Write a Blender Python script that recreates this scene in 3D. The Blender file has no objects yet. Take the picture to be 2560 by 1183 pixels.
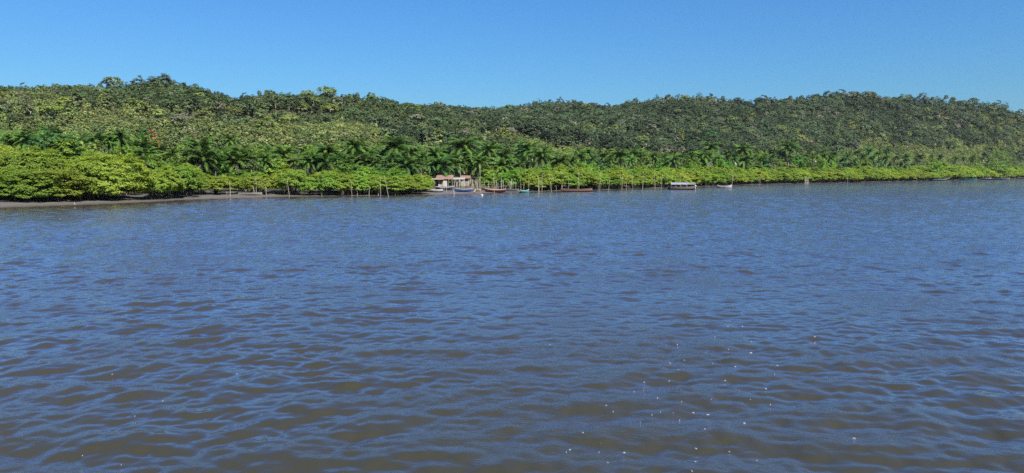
import bpy, bmesh, math, random
import numpy as np
from mathutils import Vector, Matrix

random.seed(7)
RNG = np.random.default_rng(7)
scene = bpy.context.scene
C = scene.collection

# ------------------------------------------------------------------ camera
W0, H0 = 2560.0, 1183.0
HFOV = math.radians(68.0)
F = (W0 / 2) / math.tan(HFOV / 2)          # focal length in photo pixels
HORIZON = 432.0                             # photo row of the water horizon
CAM_Z = 4.5
PITCH = math.atan((H0 / 2 - HORIZON) / F)
cam_data = bpy.data.cameras.new('camera')
cam_data.sensor_width = 36.0
cam_data.lens = 18.0 / math.tan(HFOV / 2)
cam_data.clip_start = 0.1
cam_data.clip_end = 20000.0
cam = bpy.data.objects.new('camera', cam_data)
cam.location = (0, 0, CAM_Z)
cam.rotation_euler = (math.pi / 2 - PITCH, 0, 0)
C.objects.link(cam)
scene.camera = cam

# ------------------------------------------------------------------ sky and sun
SUN_EL = math.radians(49.0)
SUN_AZ = math.radians(36.0)                 # behind the camera, to its right
world = bpy.data.worlds.new('World')
scene.world = world
world.use_nodes = True
nt = world.node_tree
nt.nodes.clear()
sky = nt.nodes.new('ShaderNodeTexSky')
sky.sky_type = 'NISHITA'
sky.sun_disc = False
sky.sun_elevation = SUN_EL
sky.sun_rotation = math.pi - SUN_AZ
sky.altitude = 0.0
sky.air_density = 1.6
sky.dust_density = 0.0
sky.ozone_density = 10.0
bg = nt.nodes.new('ShaderNodeBackground')
bg.inputs['Strength'].default_value = 0.050
tint_n = nt.nodes.new('ShaderNodeMix'); tint_n.data_type = 'RGBA'; tint_n.blend_type = 'MULTIPLY'; tint_n.inputs[0].default_value = 1.0
tint_n.inputs[7].default_value = (0.335, 0.612, 0.900, 1)      # the clear saturated blue of the photograph's sky
wo = nt.nodes.new('ShaderNodeOutputWorld')
nt.links.new(sky.outputs[0], tint_n.inputs[6]); nt.links.new(tint_n.outputs[2], bg.inputs[0])
nt.links.new(bg.outputs[0], wo.inputs[0])
sun_d = bpy.data.lights.new('sun', 'SUN')
sun_d.energy = 5.0
sun_d.angle = math.radians(0.5)
sun_d.color = (1.0, 0.955, 0.88)
sun = bpy.data.objects.new('sun', sun_d)
to_sun = Vector((math.sin(SUN_AZ) * math.cos(SUN_EL), -math.cos(SUN_AZ) * math.cos(SUN_EL), math.sin(SUN_EL)))
sun.rotation_euler = to_sun.to_track_quat('Z', 'Y').to_euler()
sun.location = (40, -60, 90)
C.objects.link(sun)
vs = scene.view_settings
scene.display_settings.display_device = 'sRGB'
vs.view_transform = 'Standard'
vs.look = 'None'
vs.exposure = 1.50
vs.gamma = 1.0
vs.use_curve_mapping = False
scene.cycles.max_bounces = 6
scene.cycles.diffuse_bounces = 3
scene.cycles.glossy_bounces = 3
scene.cycles.transmission_bounces = 4
scene.cycles.transparent_max_bounces = 4
scene.cycles.use_denoising = False
scene.cycles.denoiser = 'OPENIMAGEDENOISE'
scene.cycles.denoising_input_passes = 'RGB_ALBEDO_NORMAL'
scene.cycles.sample_clamp_indirect = 4.0
scene.cycles.caustics_reflective = False
scene.cycles.caustics_refractive = False

# ------------------------------------------------------------------ measuring helpers
SP, CP = math.sin(PITCH), math.cos(PITCH)
def ray(x, y):
    u = (x - W0 / 2) / F
    v = (H0 / 2 - y) / F
    return Vector((u, CP + v * SP, -SP + v * CP))
def at_z(x, y, z=0.0):
    d = ray(x, y)
    t = (z - CAM_Z) / d.z
    return Vector((d.x * t, d.y * t, z))
def at_depth(x, y, depth):
    d = ray(x, y)
    t = depth / d.y
    return Vector((d.x * t, depth, CAM_Z + d.z * t))
def px_of(X, Y):
    """photo column of a point on the ground"""
    return W0 / 2 + F * CP * X / max(Y, 1e-3) if False else W0 / 2 + F * X / (Y * CP + (CAM_Z) * SP)

def hash2(ix, iy, seed):
    h = np.sin(ix * 127.1 + iy * 311.7 + seed * 74.7) * 43758.5453
    return h - np.floor(h)
def vnoise(x, y, seed=0):
    x = np.asarray(x, float); y = np.asarray(y, float)
    ix, iy = np.floor(x), np.floor(y)
    fx, fy = x - ix, y - iy
    fx = fx * fx * (3 - 2 * fx); fy = fy * fy * (3 - 2 * fy)
    a = hash2(ix, iy, seed); b = hash2(ix + 1, iy, seed)
    c = hash2(ix, iy + 1, seed); d = hash2(ix + 1, iy + 1, seed)
    return (a * (1 - fx) + b * fx) * (1 - fy) + (c * (1 - fx) + d * fx) * fy
def fbm(x, y, seed=0, o=4):
    s, a, n = 0, 0.5, 0
    for i in range(o):
        s = s + a * vnoise(np.asarray(x) * 2 ** i, np.asarray(y) * 2 ** i, seed + i * 13)
        n += a; a *= 0.5
    return s / n

# ------------------------------------------------------------------ mesh helpers
def link(o, parent=None):
    C.objects.link(o)
    if parent is not None:
        o.parent = parent
    return o
def tag(o, label=None, cat=None, group=None, kind=None):
    if label: o['label'] = label
    if cat: o['category'] = cat
    if group: o['group'] = group
    if kind: o['kind'] = kind
    return o
def empty(name, loc, rz=0.0, scale=None):
    o = bpy.data.objects.new(name, None)
    o.empty_display_size = 0.2
    o.location = loc
    o.rotation_euler = (0, 0, rz)
    if scale is not None:
        o.scale = scale
    return link(o)
def mesh_np(name, V, Q, mat=None, smooth=False, attrs=None):
    """mesh from numpy vertices and equal-sided faces"""
    me = bpy.data.meshes.new(name)
    V = np.ascontiguousarray(V, np.float32); Q = np.ascontiguousarray(Q, np.int32)
    k = Q.shape[1]
    me.vertices.add(len(V)); me.vertices.foreach_set('co', V.ravel())
    me.loops.add(Q.size); me.loops.foreach_set('vertex_index', Q.ravel())
    me.polygons.add(len(Q))
    me.polygons.foreach_set('loop_start', np.arange(0, Q.size, k, dtype=np.int32))
    me.polygons.foreach_set('loop_total', np.full(len(Q), k, np.int32))
    if smooth:
        me.polygons.foreach_set('use_smooth', np.ones(len(Q), bool))
    me.update(calc_edges=True)
    if attrs:
        for n, a in attrs.items():
            at = me.attributes.new(n, 'FLOAT', 'POINT')
            at.data.foreach_set('value', np.ascontiguousarray(a, np.float32))
    if mat:
        me.materials.append(mat)
    return me
class MB:
    """collects small solids into one mesh"""
    def __init__(self):
        self.v = []; self.f = []
    def add(self, vs_, fs):
        b = len(self.v)
        self.v += [tuple(p) for p in vs_]
        self.f += [tuple(b + i for i in f) for f in fs]
    def box(self, c, s, rot=None):
        x, y, z = s[0] / 2, s[1] / 2, s[2] / 2
        p = [Vector((i * x, j * y, k * z)) for k in (-1, 1) for j in (-1, 1) for i in (-1, 1)]
        if rot is not None:
            p = [rot @ q for q in p]
        c = Vector(c)
        self.add([q + c for q in p], [(0, 2, 3, 1), (4, 5, 7, 6), (0, 1, 5, 4), (2, 6, 7, 3), (0, 4, 6, 2), (1, 3, 7, 5)])
    def tube(self, pts, rad, n=6, cap=True):
        pts = [Vector(p) for p in pts]
        if not hasattr(rad, '__len__'):
            rad = [rad] * len(pts)
        b = len(self.v)
        for i, p in enumerate(pts):
            d = (pts[min(i + 1, len(pts) - 1)] - pts[max(i - 1, 0)])
            d = d.normalized() if d.length > 1e-6 else Vector((0, 0, 1))
            a = d.cross(Vector((0.31, 0.95, 0.07)))
            if a.length < 1e-3:
                a = d.cross(Vector((1, 0, 0)))
            a.normalize(); c = d.cross(a)
            for k in range(n):
                t = 2 * math.pi * k / n
                self.v.append(tuple(p + a * (rad[i] * math.cos(t)) + c * (rad[i] * math.sin(t))))
        for i in range(len(pts) - 1):
            for k in range(n):
                k2 = (k + 1) % n
                self.f.append((b + i * n + k, b + i * n + k2, b + (i + 1) * n + k2, b + (i + 1) * n + k))
        if cap:
            self.f.append(tuple(b + k for k in range(n))[::-1])
            self.f.append(tuple(b + (len(pts) - 1) * n + k for k in range(n)))
    def blob(self, c, r, nu=10, nv=7, fn=None):
        c = Vector(c); b = len(self.v)
        for i in range(nv + 1):
            th = math.pi * i / nv
            for k in range(nu):
                ph = 2 * math.pi * k / nu
                d = Vector((math.sin(th) * math.cos(ph), math.sin(th) * math.sin(ph), math.cos(th)))
                q = Vector((d.x * r[0], d.y * r[1], d.z * r[2]))
                if fn: q = fn(q, d)
                self.v.append(tuple(c + q))
        for i in range(nv):
            for k in range(nu):
                k2 = (k + 1) % nu
                self.f.append((b + i * nu + k, b + (i + 1) * nu + k, b + (i + 1) * nu + k2, b + i * nu + k2))
    def mesh(self, name, mat, smooth=False):
        me = bpy.data.meshes.new(name)
        me.from_pydata(self.v, [], self.f)
        me.validate(clean_customdata=False)
        if smooth:
            me.polygons.foreach_set('use_smooth', np.ones(len(me.polygons), bool))
        me.update()
        if mat: me.materials.append(mat)
        return me
    def build(self, name, mat, parent=None, smooth=False, loc=None, rot=None):
        o = bpy.data.objects.new(name, self.mesh(name, mat, smooth))
        if loc is not None: o.location = loc
        if rot is not None: o.rotation_euler = rot
        return link(o, parent)

# ------------------------------------------------------------------ materials
def new_mat(name):
    m = bpy.data.materials.new(name)
    m.use_nodes = True
    n = m.node_tree
    n.nodes.clear()
    out = n.nodes.new('ShaderNodeOutputMaterial')
    return m, n, out
def N(n, t, **kw):
    o = n.nodes.new(t)
    for k, v in kw.items():
        if k in o.inputs.keys():
            o.inputs[k].default_value = v
        else:
            setattr(o, k, v)
    return o
def ramp(n, fac, stops):
    r = n.nodes.new('ShaderNodeValToRGB')
    e = r.color_ramp.elements
    while len(e) < len(stops): e.new(0.5)
    for i, (p, c) in enumerate(stops):
        e[i].position = p; e[i].color = (*c, 1) if len(c) == 3 else c
    n.links.new(fac, r.inputs[0])
    return r.outputs[0]
def solid(name, col, rough=0.7, spec=0.3, var=0.25, scale=3.0, metallic=0.0, col2=None):
    """painted or wooden surface: colour with noise wear"""
    m, n, out = new_mat(name)
    p = N(n, 'ShaderNodeBsdfPrincipled')
    tc = N(n, 'ShaderNodeTexCoord')
    no = N(n, 'ShaderNodeTexNoise', Scale=scale, Detail=5.0, Roughness=0.65)
    n.links.new(tc.outputs['Object'], no.inputs['Vector'])
    lo = tuple(c * (1 - var) for c in col) if col2 is None else col2
    hi = tuple(min(1, c * (1 + var)) for c in col)
    n.links.new(ramp(n, no.outputs['Fac'], [(0.3, lo), (0.7, hi)]), p.inputs['Base Color'])
    p.inputs['Roughness'].default_value = rough
    p.inputs['Specular IOR Level'].default_value = spec
    p.inputs['Metallic'].default_value = metallic
    n.links.new(p.outputs[0], out.inputs[0])
    return m
def leaf_mat(name, lo, hi, trans=0.3, objvar=0.35, hue=0.02, inst=False, gloss=0.10):
    """leaves: every leaf and every tree a little different; light passes through them"""
    m, n, out = new_mat(name)
    at = N(n, 'ShaderNodeAttribute', attribute_name='leafvar')
    oi = N(n, 'ShaderNodeObjectInfo')
    if inst:
        a2 = N(n, 'ShaderNodeAttribute', attribute_name='tint', attribute_type='INSTANCER')
        mul = N(n, 'ShaderNodeMath', operation='MULTIPLY_ADD')
        n.links.new(at.outputs['Fac'], mul.inputs[0]); mul.inputs[1].default_value = 0.6; mul.inputs[2].default_value = 0.70
        vm = N(n, 'ShaderNodeVectorMath', operation='SCALE')
        n.links.new(a2.outputs['Color'], vm.inputs[0]); n.links.new(mul.outputs[0], vm.inputs['Scale'])
        col = vm.outputs[0]
    else:
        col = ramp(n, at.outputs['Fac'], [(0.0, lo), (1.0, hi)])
    hs = N(n, 'ShaderNodeHueSaturation')
    mr = N(n, 'ShaderNodeMapRange'); mr.inputs[3].default_value = 0.5 - hue; mr.inputs[4].default_value = 0.5 + hue
    n.links.new(oi.outputs['Random'], mr.inputs[0])
    wn = N(n, 'ShaderNodeTexWhiteNoise', noise_dimensions='1D')
    n.links.new(oi.outputs['Random'], wn.inputs['W'])
    mv = N(n, 'ShaderNodeMapRange'); mv.inputs[3].default_value = 1 - objvar; mv.inputs[4].default_value = 1 + objvar * 0.6
    n.links.new(wn.outputs['Value'], mv.inputs[0])
    n.links.new(mr.outputs[0], hs.inputs['Hue']); n.links.new(mv.outputs[0], hs.inputs['Value'])
    n.links.new(col, hs.inputs['Color'])
    p = N(n, 'ShaderNodeBsdfPrincipled')
    p.inputs['Roughness'].default_value = 0.55
    p.inputs['Specular IOR Level'].default_value = gloss
    n.links.new(hs.outputs[0], p.inputs['Base Color'])
    tr = N(n, 'ShaderNodeBsdfTranslucent')
    hs2 = N(n, 'ShaderNodeHueSaturation'); hs2.inputs['Hue'].default_value = 0.485; hs2.inputs['Saturation'].default_value = 1.1; hs2.inputs['Value'].default_value = 1.2
    n.links.new(hs.outputs[0], hs2.inputs['Color']); n.links.new(hs2.outputs[0], tr.inputs['Color'])
    mx = N(n, 'ShaderNodeMixShader'); mx.inputs[0].default_value = trans
    n.links.new(p.outputs[0], mx.inputs[1]); n.links.new(tr.outputs[0], mx.inputs[2])
    n.links.new(mx.outputs[0], out.inputs[0])
    return m

M = {}
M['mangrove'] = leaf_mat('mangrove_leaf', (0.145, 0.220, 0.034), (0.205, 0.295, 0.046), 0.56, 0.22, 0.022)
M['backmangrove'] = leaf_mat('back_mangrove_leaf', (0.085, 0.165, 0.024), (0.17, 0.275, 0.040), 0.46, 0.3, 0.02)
M['palm'] = leaf_mat('palm_leaf', (0.014, 0.042, 0.007), (0.072, 0.135, 0.022), 0.24, 0.4, 0.022, gloss=0.14)
M['deadpalm'] = leaf_mat('dead_palm_leaf', (0.20, 0.17, 0.135), (0.34, 0.30, 0.25), 0.15, 0.2, 0.01)
M['mango'] = leaf_mat('mango_leaf', (0.018, 0.055, 0.014), (0.050, 0.115, 0.030), 0.15, 0.1, 0.01)
M['bright'] = leaf_mat('bright_leaf', (0.042, 0.12, 0.015), (0.105, 0.22, 0.030), 0.3, 0.25, 0.02)
M['red'] = leaf_mat('red_blossom', (0.14, 0.10, 0.03), (0.40, 0.13, 0.07), 0.2, 0.1, 0.01)
M['yellow'] = leaf_mat('yellow_blossom', (0.35, 0.28, 0.05), (0.62, 0.46, 0.06), 0.2, 0.1, 0.01)
M['dry'] = leaf_mat('dry_twig', (0.085, 0.08, 0.055), (0.16, 0.15, 0.11), 0.1, 0.2, 0.01)
M['hill'] = leaf_mat('hill_leaf', None, None, 0.22, 0.22, 0.018, inst=True)
M['hill_dark'] = leaf_mat('hill_leaf_dark', (0.040, 0.058, 0.022), (0.085, 0.115, 0.050), 0.2, 0.3, 0.015)
M['hill_lime'] = leaf_mat('hill_leaf_lime', (0.085, 0.125, 0.026), (0.145, 0.195, 0.045), 0.25, 0.25, 0.015)
M['hill_pale'] = leaf_mat('hill_leaf_pale', (0.08, 0.088, 0.052), (0.135, 0.14, 0.088), 0.15, 0.2, 0.01)
M['bark'] = solid('bark', (0.17, 0.145, 0.12), 0.9, 0.1, 0.4, 6)
M['palebark'] = solid('pale_bark', (0.36, 0.33, 0.28), 0.9, 0.1, 0.3, 6)
M['darkbark'] = solid('mangrove_bark', (0.075, 0.065, 0.058), 0.9, 0.1, 0.4, 6)
M['palmbark'] = solid('palm_bark', (0.16, 0.14, 0.115), 0.9, 0.1, 0.4, 5)
M['pole'] = solid('weathered_pole', (0.225, 0.205, 0.165), 0.85, 0.15, 0.28, 2.5)
M['polewet'] = solid('wet_pole', (0.10, 0.09, 0.08), 0.6, 0.4, 0.3, 3)

# ------------------------------------------------------------------ shoreline
SHORE_PX = [(0, 519), (100, 516), (200, 512.5), (300, 508.5), (400, 504), (470, 500), (540, 497), (640, 493.5), (720, 492), (800, 490.8),
            (880, 490), (960, 489), (1040, 488), (1100, 487), (1200, 484), (1280, 480.5), (1340, 479), (1400, 477.5), (1480, 475.5), (1540, 474),
            (1600, 472), (1700, 469.5), (1800, 465.5), (1900, 461.5), (2000, 459), (2100, 457), (2200, 455), (2300, 452.6), (2400, 450.2), (2480, 448), (2560, 446)]
pts = [(-420, -700), (-260, -220), (-150, -20), (-95, 55), (-72, 84)] + [tuple(at_z(x, y).xy) for x, y in SHORE_PX] + [(560, 770), (820, 1020), (1500, 1600), (6000, 5200)]
SH = np.array(pts, float)
seg = np.hypot(*np.diff(SH, axis=0).T)
SA = np.concatenate([[0], np.cumsum(seg)])          # arc length at the control points
def resample(step, a0, a1):
    """smooth points and inland normals along the shore"""
    s = np.arange(a0, a1, step)
    x = np.interp(s, SA, SH[:, 0]); y = np.interp(s, SA, SH[:, 1])
    k = np.ones(9) / 9
    for _ in range(2):
        xp = np.concatenate([[x[0]] * 4, x, [x[-1]] * 4]); yp = np.concatenate([[y[0]] * 4, y, [y[-1]] * 4])
        x = np.convolve(xp, k, 'valid'); y = np.convolve(yp, k, 'valid')
    dx, dy = np.gradient(x), np.gradient(y)
    l = np.hypot(dx, dy) + 1e-9
    return s, np.stack([x, y], 1), np.stack([-dy / l, dx / l], 1)
def sdist(X, Y):
    """distance to the shore, positive on land"""
    X = np.asarray(X, float); Y = np.asarray(Y, float)
    best = np.full(X.shape, 1e18); sg = np.ones(X.shape)
    for i in range(len(SH) - 1):
        ax, ay = SH[i]; bx, by = SH[i + 1]
        dx, dy = bx - ax, by - ay
        t = np.clip(((X - ax) * dx + (Y - ay) * dy) / (dx * dx + dy * dy), 0, 1)
        ex, ey = X - (ax + t * dx), Y - (ay + t * dy)
        d2 = ex * ex + ey * ey
        m = d2 < best
        best = np.where(m, d2, best)
        sg = np.where(m, np.sign(dx * ey - dy * ex + 1e-12), sg)
    return sg * np.sqrt(best)

# ------------------------------------------------------------------ hills
def crest(px, lift):
    return np.array([[*(at_depth(x, y, d))] for x, y, d in px]) - np.array([0, 0, lift])
NEAR = crest([(-900, 250, 330), (-300, 226, 420), (0, 216, 450), (130, 215, 455), (250, 211, 460), (330, 201, 470), (395, 193, 480), (480, 210, 490), (530, 228, 500), (565, 252, 508), (592, 264, 515), (618, 248, 508), (650, 229, 503),
              (760, 232, 500), (870, 230, 500), (960, 242, 495), (1010, 262, 470), (1065, 281, 435), (1110, 303, 410), (1155, 324, 385), (1226, 349, 340), (1290, 376, 300)], 7.0)
FAR = crest([(300, 320, 640), (800, 275, 640), (1040, 258, 640), (1100, 262, 645), (1150, 267, 650), (1215, 273, 655), (1260, 268, 670), (1300, 263, 680), (1400, 254, 700), (1480, 261, 715), (1520, 263, 720),
             (1600, 252, 740), (1660, 246, 750), (1750, 243, 765), (1830, 251, 785), (1900, 247, 800), (1960, 249, 810), (2040, 241, 830), (2080, 233, 840), (2170, 236, 860), (2230, 245, 875),
             (2300, 242, 890), (2370, 245, 905), (2450, 252, 925), (2500, 260, 940), (2530, 269, 950), (2560, 282, 960), (2640, 312, 980), (2850, 350, 1040), (3300, 380, 1150)], 7.6)
def crest_field(P, X, Y):
    best = np.full(X.shape, 1e18); z = np.zeros(X.shape)
    for i in range(len(P) - 1):
        ax, ay, az = P[i]; bx, by, bz = P[i + 1]
        dx, dy = bx - ax, by - ay
        t = np.clip(((X - ax) * dx + (Y - ay) * dy) / (dx * dx + dy * dy), 0, 1)
        d2 = (X - ax - t * dx) ** 2 + (Y - ay - t * dy) ** 2
        m = d2 < best
        best = np.where(m, d2, best); z = np.where(m, az + t * (bz - az), z)
    return np.sqrt(best), z
def base_h(s):
    return np.interp(s, [-80, -25, -4, 0, 4, 9, 25, 45, 75, 120, 200, 400], [-4, -1.2, -0.16, 0, 0.22, 0.5, 0.8, 1.2, 2.2, 5.0, 9.0, 10.0])
def terrain(X, Y, want_t=False):
    X = np.asarray(X, float); Y = np.asarray(Y, float)
    s = sdist(X, Y)
    b = base_h(s)
    si = np.clip(s - 55, 0, None)
    z = b.copy(); T = np.zeros(X.shape)
    far = np.zeros(X.shape)
    for k, P in enumerate((NEAR, FAR)):
        d, zc = crest_field(P, X, Y)
        t = si / (si + d + 1e-6)
        t = np.where(si > 0, t, 0)
        sm = t ** 1.15
        zz = b + np.clip(zc - b, 0, None) * sm
        nz = (fbm(X / 80, Y / 80, 5 + k, 2) - 0.5) * 15 + (fbm(X / 30, Y / 30, 15 + k, 1) - 0.5) * 2.5
        zz = zz + (nz - (9 * np.exp(-(((X + 172) / 26) ** 2 + ((Y - 462) / 45) ** 2)) if k == 0 else 0)) * np.clip(4 * t * (1 - t), 0, 1) * np.clip(si / 60, 0, 1)
        far = np.where(zz > z, k, far)
        T = np.where(zz > z, t, T)
        z = np.maximum(z, zz)
    if want_t:
        return z, T, far, s
    return z
def gz(x, y):
    return float(terrain(np.array([x]), np.array([y]))[0])

def graded(a, b, step, out, n):
    core = np.arange(a, b + step * .5, step)
    g = np.geomspace(step, out, n)
    return np.concatenate([a - np.cumsum(g)[::-1], core, b + np.cumsum(g)])
gx = graded(-520, 1000, 5.0, 2200, 16)
gy = graded(40, 1120, 5.0, 2200, 16)
GX, GY = np.meshgrid(gx, gy)
GZ, GT, GF, GS = terrain(GX, GY, True)
GZ = GZ - 0.35 * np.clip((22 - GS) / 8, 0, 1)
nx, ny = len(gx), len(gy)
ii = (np.arange(ny - 1)[:, None] * nx + np.arange(nx - 1)[None, :]).ravel()
Q = np.stack([ii, ii + 1, ii + nx + 1, ii + nx], 1)

m, n, out = new_mat('hill_soil')
p = N(n, 'ShaderNodeBsdfPrincipled'); p.inputs['Roughness'].default_value = 0.95; p.inputs['Specular IOR Level'].default_value = 0.1
ge = N(n, 'ShaderNodeNewGeometry')
n1 = N(n, 'ShaderNodeTexNoise', Scale=0.03, Detail=6.0, Roughness=0.6)
n2 = N(n, 'ShaderNodeTexNoise', Scale=0.9, Detail=4.0, Roughness=0.7)
n.links.new(ge.outputs['Position'], n1.inputs['Vector']); n.links.new(ge.outputs['Position'], n2.inputs['Vector'])
c1 = ramp(n, n1.outputs['Fac'], [(0.36, (0.030, 0.036, 0.016)), (0.60, (0.06, 0.06, 0.03)), (0.72, (0.16, 0.12, 0.075))])
c2 = ramp(n, n2.outputs['Fac'], [(0.3, (0.5, 0.5, 0.5)), (0.7, (1, 1, 1))])
mm = N(n, 'ShaderNodeMix', data_type='RGBA', blend_type='MULTIPLY'); mm.inputs[0].default_value = 1
n.links.new(c1, mm.inputs[6]); n.links.new(c2, mm.inputs[7]); n.links.new(mm.outputs[2], p.inputs['Base Color'])
n.links.new(p.outputs[0], out.inputs[0])
M['soil'] = m
hills = link(bpy.data.objects.new('hills', mesh_np('hills', np.stack([GX.ravel(), GY.ravel(), GZ.ravel()], 1), Q, M['soil'], True)))
tag(hills, kind='structure')
def on_mesh(X, Y):
    """height of the built hill mesh"""
    X = np.asarray(X, float); Y = np.asarray(Y, float)
    i = np.clip(np.searchsorted(gx, X) - 1, 0, nx - 2); j = np.clip(np.searchsorted(gy, Y) - 1, 0, ny - 2)
    u = (X - gx[i]) / (gx[i + 1] - gx[i]); v = (Y - gy[j]) / (gy[j + 1] - gy[j])
    return (GZ[j, i] * (1 - u) + GZ[j, i + 1] * u) * (1 - v) + (GZ[j + 1, i] * (1 - u) + GZ[j + 1, i + 1] * u) * v

# mud bank: a fine strip along the water's edge
i0, i1 = SA[3], SA[-3]
s_, P_, Nn_ = resample(1.2, i0, i1)
offs = np.concatenate([np.arange(-5, 12, 0.6), np.arange(12, 27, 1.5)])
MX = P_[:, 0, None] + Nn_[:, 0, None] * offs; MY = P_[:, 1, None] + Nn_[:, 1, None] * offs
wig = (fbm(s_ / 14, s_ * 0, 33) - 0.5) * 3.0
SO = offs[None, :] + wig[:, None]
MZ = np.interp(SO, [-8, -4, 0, 4, 9, 25, 45], [-0.5, -0.2, 0, 0.2, 0.46, 0.8, 1.1]) + (fbm(MX / 1.6, MY / 1.6, 3) - 0.5) * 0.10 * np.clip((SO + 1) / 4, 0.1, 1) + (fbm(MX / 6, MY / 6, 4) - 0.5) * 0.16 * np.clip(SO / 6, 0, 1)
MZ[:, -1] -= 0.5
ny_, nx_ = MX.shape
ii = (np.arange(ny_ - 1)[:, None] * nx_ + np.arange(nx_ - 1)[None, :]).ravel()
Qm = np.stack([ii, ii + nx_, ii + nx_ + 1, ii + 1], 1)
m, n, out = new_mat('wet_mud')
p = N(n, 'ShaderNodeBsdfPrincipled'); p.inputs['Specular IOR Level'].default_value = 0.4
ge = N(n, 'ShaderNodeNewGeometry')
sx = N(n, 'ShaderNodeSeparateXYZ'); n.links.new(ge.outputs['Position'], sx.inputs[0])
n1 = N(n, 'ShaderNodeTexNoise', Scale=0.5, Detail=6.0, Roughness=0.65)
n.links.new(ge.outputs['Position'], n1.inputs['Vector'])
ad = N(n, 'ShaderNodeMath', operation='MULTIPLY_ADD'); ad.inputs[1].default_value = 0.35; n.links.new(n1.outputs['Fac'], ad.inputs[0]); n.links.new(sx.outputs['Z'], ad.inputs[2])
cc = ramp(n, ad.outputs[0], [(0.16, (0.062, 0.056, 0.052)), (0.42, (0.070, 0.062, 0.055)), (0.50, (0.050, 0.043, 0.038)), (0.8, (0.045, 0.039, 0.032))])
n.links.new(cc, p.inputs['Base Color'])
rr = N(n, 'ShaderNodeMapRange'); rr.inputs[1].default_value = 0; rr.inputs[2].default_value = 0.4; rr.inputs[3].default_value = 0.35; rr.inputs[4].default_value = 0.9
n.links.new(sx.outputs['Z'], rr.inputs[0]); n.links.new(rr.outputs[0], p.inputs['Roughness'])
bu = N(n, 'ShaderNodeBump', Strength=0.5, Distance=0.06); n.links.new(n1.outputs['Fac'], bu.inputs['Height']); n.links.new(bu.outputs[0], p.inputs['Normal'])
n.links.new(p.outputs[0], out.inputs[0])
mud = link(bpy.data.objects.new('mud_bank', mesh_np('mud_bank', np.stack([MX.ravel(), MY.ravel(), MZ.ravel()], 1), Qm, m, True)))
tag(mud, kind='structure')

# ------------------------------------------------------------------ water
wr = np.random.default_rng(21)
NW = 150
lam = np.exp(wr.uniform(math.log(0.17), math.log(5.0), NW))
wdir = np.where(wr.random(NW) < .68, math.radians(-64), math.radians(-112)) + wr.normal(0, 1, NW) * np.interp(np.log(lam), [math.log(.2), math.log(1), math.log(4)], [1.0, .75, .45])   # wind chop and a crossing wake
kx = 2 * math.pi / lam * np.cos(wdir); ky = 2 * math.pi / lam * np.sin(wdir)
sl_a = np.exp(-((np.log(lam) - math.log(0.50)) / 1.0) ** 2); sl_a *= 0.135 / math.sqrt((sl_a ** 2).sum() / 2)
sl_b = np.exp(-((np.log(lam) - math.log(1.75)) / 0.40) ** 2); sl_b *= 0.070 / math.sqrt((sl_b ** 2).sum() / 2)
slope = np.sqrt(sl_a ** 2 + sl_b ** 2)
amp = slope * lam / (2 * math.pi)
pha = wr.uniform(0, 2 * math.pi, NW)
def waves(X, Y, sp=None):
    Z = np.zeros(X.shape); DX = np.zeros(X.shape); DY = np.zeros(X.shape)
    group = 0.72 + 0.7 * (fbm(X / 9.0, Y / 9.0, 41, 2) - 0.2)
    for i in range(NW):
        ph = kx[i] * X + ky[i] * Y + pha[i]
        w = 1.0 if sp is None else np.clip((lam[i] / sp - 1.9) / 1.3, 0, 1)
        a = amp[i] * w
        Z += a * np.sin(ph)
        kk = math.hypot(kx[i], ky[i])
        DX += -a * 0.45 * kx[i] / kk * np.cos(ph) * -1
        DY += -a * 0.45 * ky[i] / kk * np.cos(ph) * -1
    return Z * group, -DX * group, -DY * group
def calm(X, Y):
    """waves die out over the shallows"""
    return np.clip((-sdist(X, Y) + 1.0) / 9.0, 0.25, 1)
r = [3.5]
while r[-1] < 720:
    r.append(r[-1] + max(0.045, 0.0030 * r[-1]))
r = np.array(r)
th = np.arange(-0.96, 0.9601, 0.0035)
RR, TH = np.meshgrid(r, th, indexing='ij')
WX = RR * np.sin(TH); WY = RR * np.cos(TH)
SPC = np.maximum(0.045, 0.0030 * RR)
WZ, WDX, WDY = waves(WX, WY, SPC)
cl = calm(WX, WY)
WZ *= cl; WX2 = WX + WDX * cl; WY2 = WY + WDY * cl
SL2 = (slope ** 2).sum()
RW = np.array([math.sqrt(max(0.0, 1 - sum((slope[i] * min(1, max(0, (lam[i] / max(0.045, 0.0030 * q) - 1.9) / 1.3))) ** 2 for i in range(NW)) / SL2)) for q in r])
unres = np.repeat(RW[:, None], len(th), 1) * np.clip(cl, .35, 1)
shal = np.exp(-np.clip(-sdist(WX, WY), 0, None) / 45.0)
nr, nt_ = RR.shape
ii = (np.arange(nr - 1)[:, None] * nt_ + np.arange(nt_ - 1)[None, :]).ravel()
Qw = np.stack([ii, ii + 1, ii + nt_ + 1, ii + nt_], 1)
V = np.stack([WX2.ravel(), WY2.ravel(), WZ.ravel()], 1)
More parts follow.
